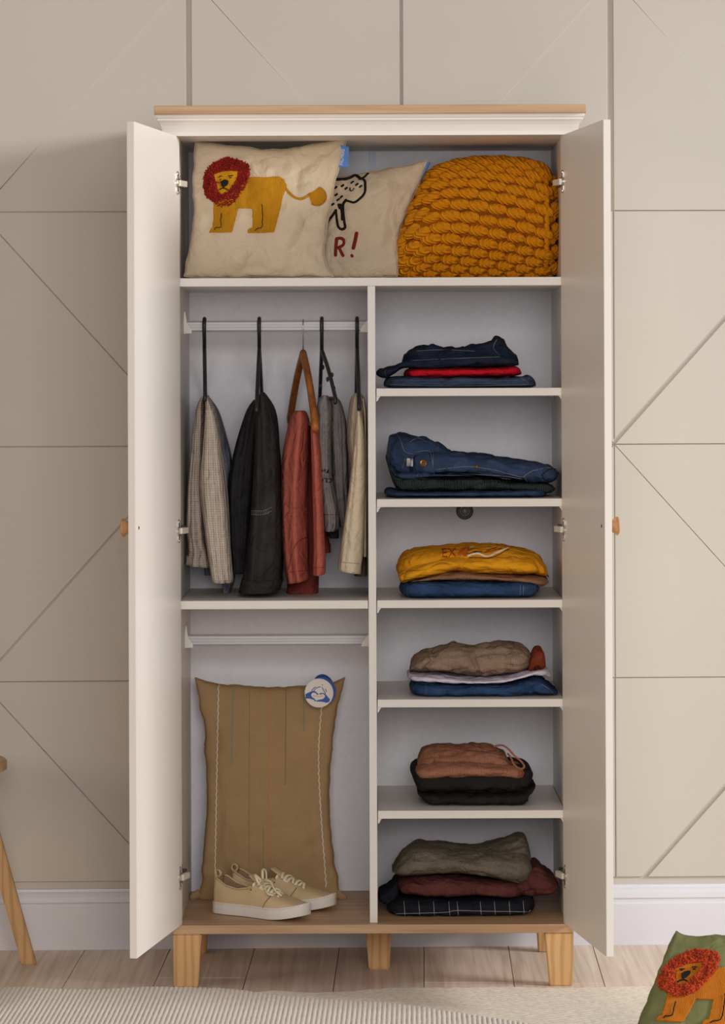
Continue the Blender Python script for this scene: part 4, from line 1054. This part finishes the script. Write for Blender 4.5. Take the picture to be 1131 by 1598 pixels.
R, os_ = hung('hanging_jeans', 'charcoal black jeans with turned-up hems hanging second from the left', 'jeans', [
 ('left_leg', 'charcoal', [dict(rows=[(624, 396, 404), (640, 386, 405), (680, 372, 402), (720, 362, 399), (760, 355.5, 397), (820, 358, 392), (894, 361, 388)], yc=.30, hy=.08, seed=6, folds=[(.3, .014, .2, 0), (-.3, .01, .2, .3)], wr_=.005)]),
 ('right_leg', 'charcoal', [dict(rows=[(612, 407, 411), (622, 405, 419), (645, 401, 429), (690, 398, 435), (760, 394, 439), (840, 387, 441), (903, 379, 440)], yc=.20, hy=.13, seed=7, folds=[(-.35, .014, .12, .2), (.4, .008, .2, -.3)], wr_=.005)]),
 ('turned_up_hem', 'charcoal', [dict(rows=[(902, 378, 441), (906, 376.5, 441), (922, 373, 437)], yc=.20, hy=.134, seed=8, wr_=.002, slope=.002, rows_n=12)]),
], 405, 612)
sf = surf_of(os_[1]); mb = MB()
for y in (797, 803): mb.tube(sf.line([(392, y), (410, y), (424, y-6)], 20, .0003), .0006, 5)
for q in range(9): mb.tube(sf.line([(393+q*3.2, 796), (393+q*3.2, 803)], 4, .0003), .0005, 4)
mb.build('worn_seam', M['seam_thread'], R, True)
R, os_ = hung('hanging_trousers', 'rust red cotton trousers on the wooden hanger', 'trousers', [
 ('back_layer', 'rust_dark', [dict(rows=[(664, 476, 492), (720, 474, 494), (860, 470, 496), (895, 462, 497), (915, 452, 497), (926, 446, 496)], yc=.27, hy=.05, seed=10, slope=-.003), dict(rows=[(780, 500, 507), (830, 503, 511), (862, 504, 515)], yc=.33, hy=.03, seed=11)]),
 ('left_leg', 'rust_cotton', [dict(rows=[(641, 461, 476), (648, 455, 481), (665, 450, 484), (710, 441.5, 482), (760, 438, 480), (820, 439, 481), (880, 444, 482), (905, 449, 483)], yc=.20, hy=.12, seed=12, folds=[(.15, -.010, .3, 0), (-.45, .016, .3, .2)], wr_=.004, slope=.006)]),
 ('right_leg', 'rust_cotton', [dict(rows=[(660, 485, 495), (700, 485.5, 500), (760, 487, 503), (830, 489, 506), (880, 488.5, 508), (896, 488, 507)], yc=.12, hy=.07, seed=13, folds=[(-.7, .01, .2, 0)], wr_=.002, slope=.002)]),
], 473, 641)
sf = surf_of(os_[1]); stroke(sf, [(481, 838), (465, 845), (457, 862), (450, 888)], .0012, M['rust_dark'], R, 'overlap_edge', 24); stroke(sf, [(452, 893), (482, 890)], .0006, M['rust_dark'], R, 'hem_seam', 12)
sf = surf_of(os_[2]); stroke(sf, [(489, 886), (507, 885)], .0006, M['rust_dark'], R, 'hem_seam', 10)
R, os_ = hung('hanging_joggers', 'short grey heather joggers with black lettering hanging behind the cream trousers', 'trousers', [
 ('right_leg', 'grey_heather', [dict(rows=[(619, 514, 525), (630, 514, 533), (660, 514, 540), (700, 516, 542), (760, 520, 544), (790, 524, 545), (822, 531, 542)], yc=.33, hy=.07, seed=15, folds=[(-.1, .01, .2, 0), (.5, .008, .2, 0)])]),
 ('left_leg', 'grey_heather', [dict(rows=[(617, 504, 511), (622, 498, 515), (640, 494, 517), (700, 494, 516), (750, 499, 519), (790, 503, 527), (817, 505, 529), (828, 506, 524)], yc=.22, hy=.08, seed=16, folds=[(.1, .010, .2, .2)])]),
 ('drawstring', 'charcoal', [dict(rows=[(822, 508, 520), (832, 511, 528), (840, 516, 529)], yc=.24, hy=.03, seed=17, folds=[(0, .01, .2, 0), (.5, .01, .2, 0)], rows_n=14)]),
], 505, 617)
sf = surf_of(os_[1])
text_on(sf, 'OUF', 508, 749, 9.5, pi+.08, M['black_thread'], R, 'printed_letters', .0030, sx=.9)
text_on(sf, 'TH', 507.5, 735, 9.5, pi+.08, M['black_thread'], R, 'printed_letters', .0030, sx=.9)
stroke(sf, [(505, 803), (528, 803)], .0006, M['charcoal'], R, 'cuff_seam', 10)
R, os_ = hung('hanging_trousers', 'cream twill trousers hanging against the middle divider', 'trousers', [
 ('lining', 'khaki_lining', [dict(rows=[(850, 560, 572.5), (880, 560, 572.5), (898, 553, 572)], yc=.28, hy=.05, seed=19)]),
 ('waist_folds', 'cream_twill', [dict(rows=[(613, 555, 562), (620, 549, 568), (640, 544.5, 571), (680, 541.5, 572.5), (710, 544, 572.5), (745, 551, 572.5)], yc=.25, hy=.12, seed=20, folds=[(-.3, .014, .10, .3), (.1, .012, .08, .2), (.5, .010, .1, 0)])]),
 ('right_leg', 'cream_twill', [dict(rows=[(622, 564, 569), (660, 567, 572.5), (760, 567, 573), (850, 566, 573), (867, 565.5, 573)], yc=.17, hy=.07, seed=21, wr_=.001)]),
 ('left_leg', 'cream_twill', [dict(rows=[(640, 556, 563), (680, 553, 569), (740, 547, 570.5), (800, 539, 569), (860, 531, 567), (885, 528, 564), (892, 528, 564)], yc=.12, hy=.07, seed=22, folds=[(-.5, .006, .2, 0)], wr_=.002, slope=-.004)]),
], 557, 613)
sf = surf_of(os_[3]); stroke(sf, [(529, 877), (564, 880)], .0005, M['khaki_lining'], R, 'hem_seam', 10)

# ------------------------------------------------------------------ sneakers
def sneaker(label, heel, yaw, L=.250, bow=False):
    R = root('sneaker', heel, label, 'shoe')
    ca, sa = cos(yaw), sin(yaw); H = Vector(heel)
    def W(x, y, z): return H+Vector((x*ca+y*sa, -x*sa+y*ca, z))     # x along the shoe, y to the far side
    hw = lambda s: (interp([(0, .022), (.04, .030), (.15, .0335), (.35, .031), (.5, .035), (.68, .043), (.82, .041), (.92, .032), (.97, .022), (1, .010)], s))
    spring = lambda s: .013*max(0, (s-.62)/.38)**2
    N = 40; V = []; Fc = []; n = 20
    prof = [(1.0, .001), (1.02, .006), (1.02, .022), (1.0, .0265), (.9, .0275)]
    for i in range(N+1):
        s = i/N; x = s*L
        for side in (1, -1):
            pr = prof if side > 0 else prof[::-1]
            for f_, z in pr: V.append(W(x, -side*hw(s)*f_, z+spring(s)))
    n = 10
    for i in range(N):
        for k_ in range(n): Fc.append((i*n+k_, i*n+(k_+1) % n, (i+1)*n+(k_+1) % n, (i+1)*n+k_))
    Fc += [tuple(range(n)), tuple(N*n+k_ for k_ in range(n))]
    so = recenter(obj('sole', V, Fc, M['shoe_sole'], R, True, auto=50)); so['label'] = 'thick off-white rubber sole'
    mb = MB()
    for side in (-1, 1):
        for q in range(44):
            s0 = .03+q*.0215; s1_ = s0+.012
            mb.tube([W(s0*L, side*hw(s0)*1.022, .0235+spring(s0)), W(s1_*L, side*hw(s1_)*1.022, .0235+spring(s1_))], .0006, 5)
    mb.build('sole_stitching', M['shoe_leather'], so, True)
    # upper
    col = lambda s: interp([(0, .083), (.05, .080), (.15, .066), (.28, .060), (.38, .064), (.45, .070)], s)
    ht = lambda s: interp([(.40, .080), (.48, .076), (.6, .063), (.72, .051), (.85, .043), (.94, .037), (.985, .029), (1, .026)], s)
    K = 29; V = []; Fc = []; fm = []
    sts = [.012+.976*i/48 for i in range(49)]
    for s in sts:
        x = s*L; w_ = hw(s)*.95; z0 = .024+spring(s)
        for k_ in range(K):
            t = k_/(K-1)*2-1; a = abs(t); sg = math.copysign(1, t)
            if s < .43:
                hc = col(s); tap = interp([(0, .80), (.1, .74), (.3, .76), (.45, .62)], s)
                if a > .45:
                    q = (1-a)/.55; y = w_*(1-(1-tap)*q**1.5)+.0018*sin(pi*q); z = z0+(hc-z0)*q
                elif a > .38: y = w_*tap-.003; z = hc-.0005
                elif a > .12: q = (a-.12)/.26; y = (w_*tap-.004)*(.75+.25*q); z = .032+(hc-.034)*q**.7
                else: y = (w_*tap-.004)*.75*a/.12; z = .032
                if k_ == (K-1)//2: y = 0
                V.append(W(x, sg*y, z))
            else:
                h = ht(s); an = (1-a)*pi/2
                y = w_*cos(an)**.75 if a > 0 else 0; z = z0+(h-z0)*sin(an)**.85
                V.append(W(x, sg*y, z))
    for i in range(len(sts)-1):
        for k_ in range(K-1):
            Fc.append((i*K+k_, i*K+k_+1, (i+1)*K+k_+1, (i+1)*K+k_)); t = abs((k_+.5)/(K-1)*2-1)
            fm.append(1 if sts[i] < .43 and t < .42 else 0)
    # heel closure
    Fc.append(tuple(range(K))[::-1]); fm.append(0); Fc.append(tuple((len(sts)-1)*K+k_ for k_ in range(K))); fm.append(0)
    up = obj('upper', V, Fc, None, R, True, mats=[M['shoe_leather'], M['shoe_lining']], fm=fm)
    # heel quarter and toe seams, collar edge
    mb = MB()
    for side in (-1, 1):
        mb.tube([W(s*L, side*hw(s)*.95*interp([(0, .80), (.1, .74), (.3, .76), (.45, .62)], s), col(s)) for s in np.linspace(.012, .43, 24)], .0018, 8)
    mb.tube([W(.004+.0, y, .083) for y in np.linspace(-.018, .018, 6)], .0018, 8)
    mb.build('collar_edge', M['shoe_leather'], R, True)
    mb = MB()
    for side in (-1, 1):
        L_ = []
        for q in np.linspace(0, 1, 14):
            s = .60+.06*sin(q*pi/2); an = q*pi/2*.62; h = ht(s); z0 = .024+spring(s)
            L_.append(W(s*L, side*(hw(s)*.95*cos(an)**.75+.0006), z0+(h-z0)*sin(an)**.85+.0004))
        mb.tube(L_, .0011, 6)
    mb.build('toe_seam', M['shoe_lining'], R, True)
    # tongue
    V = []; Fc = []
    for i in range(9):
        q = i/8; x = (.56-.17*q)*L; z = ht(.56)+.002+q*.026
        for j in range(7):
            y = (-.5+j/6)*.036*(1-.15*q); V.append(W(x, y, z-.18*abs(y)**1.0)); 
    for i in range(8):
        for j in range(6): a = i*7+j; Fc.append((a, a+1, a+8, a+7))
    tn = obj('tongue', V, Fc, M['shoe_lining'] if False else M['shoe_leather'], R, True)
    md = tn.modifiers.new('t', 'SOLIDIFY'); md.thickness = .003
    # heel loop
    mb = MB(); lp = [W(.002+.008*cos(a), 0, .088+.0095*sin(a)) for a in np.linspace(0, 2*pi, 20)]
    V = []; Fc = []
    for p in lp[:-1]:
        for y in (-.006, .006):
            V.append(p+(W(0, y, 0)-W(0, 0, 0)))
    m_ = len(lp)-1
    Fc = [(2*i, 2*i+1, (2*i+3) % (2*m_), (2*i+2) % (2*m_)) for i in range(m_)]
    hl = obj('heel_loop', V, Fc, M['shoe_leather'], R, True); md = hl.modifiers.new('t', 'SOLIDIFY'); md.thickness = .0022
    # laces
    lc = MB()
    for q in range(5):
        s = .47+q*.052; yy = .022-.0012*q
        Lp = []
        for t in np.linspace(-1, 1, 10):
            y = yy*t; sl = s+.018*t*(1 if q % 2 == 0 else -1); Lp.append(W(sl*L, y, ht(sl)+.0042-.010*t*t))
        lc.tube(Lp, .0030, 8, flat=.5)
        Lp = [W((s+.02+.030*t*(-1 if q % 2 == 0 else 1)*.6)*L, yy*t, ht(s+.02)+.0066-.010*t*t) for t in np.linspace(-1, 1, 10)]
        lc.tube(Lp, .0030, 8, flat=.5)
        for sd in (-1, 1): lc.ell(W((s+.018*sd*(1 if q % 2 == 0 else -1))*L, sd*yy, ht(s)-.007), ((.0025, 0, 0), (0, .0025, 0), (0, 0, .002)), 6, 4)
    if bow:
        for pts in ([(.50, -.006, .082), (.47, -.02, .096), (.52, -.034, .092), (.55, -.030, .076), (.53, -.010, .080)], [(.50, .0, .084), (.50, .0, .104), (.55, -.006, .106), (.57, -.01, .088), (.53, -.004, .082)],
                    [(.53, -.010, .080), (.60, -.028, .074), (.66, -.040, .060), (.72, -.036, .056)], [(.53, -.004, .082), (.62, -.012, .082), (.70, -.024, .066), (.78, -.026, .055)]):
            A_ = smoothpoly(pts, 26); lc.tube([W(a*L, b, c_) for a, b, c_ in A_], .0030, 8, flat=.45)
    lc.build('laces', M['shoe_lace'], R, True)
    ey = MB()
    for q in range(5):
        s = .44+q*.052
        for sd in (-1, 1):
            ey.ell(W(s*L, sd*.0255, ht(s)-.016), ((.0018, 0, 0), (0, .0018, 0), (0, 0, .0018)), 6, 4)
    ey.build('eyelets', M['darkmetal'], R, True)
    return R
hp = P(341, 1400, .185); sneaker('beige leather sneaker in front, with tied laces and thick off-white sole', (hp.x, .165, .1425), radians(33), bow=True)
hp = P(366, 1400, .26); sneaker('beige leather sneaker behind its pair, toe pointing right', (hp.x, .255, .1425), radians(20))

# ------------------------------------------------------------------ rugs
def rug(name, label, edge_back, xa, xb, ya, zbase, m, ribs, res=(.0018, .0030), edgew=.006):
    """edge_back = [(x, y)] of the far edge in metres; goes forward to ya"""
    nx = int((xb-xa)/res[0]); ny = int((max(e[1] for e in edge_back)-ya)/res[1])
    xsn = np.linspace(xa, xb, nx); T = np.linspace(0, 1, ny)
    eb = np.interp(xsn, [e[0] for e in edge_back], [e[1] for e in edge_back])
    Xg = np.tile(xsn, (ny, 1)); Yg = eb[None, :]*(1-T[:, None])+ya*T[:, None]
    sl = (Xg-.0183*Yg)
    if ribs:
        h = .0034*np.abs(np.sin(pi*sl/.0106))**.45-.0016*np.maximum(0, np.sin(2*pi*Yg/.015+np.floor(sl/.0106)*2.1))**3
    else:
        h = .0009*np.sin(2*pi*sl/.018)*np.sin(2*pi*Yg/.024+np.floor(sl/.009)*pi*.5)
    h += .002*np.sin(Xg*9+1)*np.exp(-T[:, None]*6)+.0015*np.sin(Xg*23)*np.exp(-T[:, None]*9)
    Zg = zbase+.0055+h; Zg[0, :] = zbase+.0006; Zg[1, :] = zbase+.004+h[1, :]*.6
    Yg[1, :] = Yg[0, :]-.002
    V = np.stack([Xg, Yg, Zg], -1).reshape(-1, 3)
    idx = np.arange(nx*ny).reshape(ny, nx)
    Fc = np.stack([idx[:-1, :-1], idx[1:, :-1], idx[1:, 1:], idx[:-1, 1:]], -1).reshape(-1, 4)
    loc = Vector(((xa+xb)/2, (ya+eb.mean())/2, zbase))
    me = bpy.data.meshes.new(name); me.from_pydata((V-np.array(loc)).tolist(), [], Fc.tolist()); me.materials.append(m)
    me.polygons.foreach_set('use_smooth', [True]*len(me.polygons))
    o = bpy.data.objects.new(name, me); C.objects.link(o); o.location = loc
    return tag(o, label, 'rug')
def fl_pt(px, py, z=.004):
    u, v = uv_true(px, py); t = (z-ZC)/v*F; return (u*t/F, -D+t)
e2 = [(-1.4, fl_pt(0, 1552)[1])]+[fl_pt(x, y) for x, y in ((120, 1552), (250, 1550), (380, 1548), (430, 1545), (480, 1548), (560, 1546), (610, 1543), (680, 1541), (760, 1539), (840, 1540), (930, 1539), (1000, 1540), (1131, 1541))]+[(1.6, fl_pt(1131, 1541)[1])]
r1 = rug('woven_rug', 'cream flat-woven rug with a fine herringbone weave lying under the ribbed rug', e2, -1.2, 1.5, -1.5, 0.0, M['rug_flat'], False, res=(.0045, .006))
e1 = [(-1.4, fl_pt(0, 1543)[1])]+[fl_pt(x, y, .012) for x, y in ((0, 1543), (40, 1543), (70, 1546), (150, 1546), (230, 1543), (290, 1541), (340, 1541), (375, 1545), (420, 1553), (520, 1561), (620, 1570), (720, 1582), (830, 1600), (900, 1614), (1000, 1640))]+[(1.2, -1.2)]
r2 = rug('ribbed_rug', 'cream ribbed woven rug running diagonally across the front of the floor', e1, -1.0, .82, -.95, .0075, M['rug_cream'], True)

# ------------------------------------------------------------------ stool whose leg shows at left
sx, sy = P(46, 1502, .295).x, .295
scx, scy = sx-.215, sy-.06
st = root('wooden_stool', (scx, scy, 0), 'wooden stool leg with straight grain slanting in at the left edge', 'stool')
H_ = .46
for an in (15.6, 135, 255):
    a_ = radians(an); b0 = Vector((scx+.223*cos(a_), scy+.223*sin(a_), 0)); t0 = Vector((scx+.095*cos(a_), scy+.095*sin(a_), H_))
    V = []
    for p, wd in ((b0, .0165), (t0, .0185)):
        V += [p+Vector((-wd, -.014, 0)), p+Vector((wd, -.014, 0)), p+Vector((wd, .014, 0)), p+Vector((-wd, .014, 0))]
    mb = MB().add(V, [(0, 1, 2, 3), (7, 6, 5, 4), (0, 4, 5, 1), (1, 5, 6, 2), (2, 6, 7, 3), (3, 7, 4, 0)])
    o = mb.build('leg', M['oakZ'], st)
    bm = bmesh.new(); bm.from_mesh(o.data); bmesh.ops.bevel(bm, geom=bm.edges[:], offset=.003, segments=2, affect='EDGES'); bm.to_mesh(o.data); bm.free()
V, Fc = lathe([(.16, 0), (.17, .004), (.17, .022), (.165, .027), (0, .027)], (scx, scy, H_), (0, 0, 1), 40)
recenter(obj('seat', V, Fc, M['oakX'], st, True, auto=40))

for o in bpy.data.objects:
    if o.name.split('.')[0] in ('cable_stitches', 'lion_mane', 'tail_tuft', 'check_lines', 'sole_stitching', 'eyelets'): o['kind'] = 'stuff'
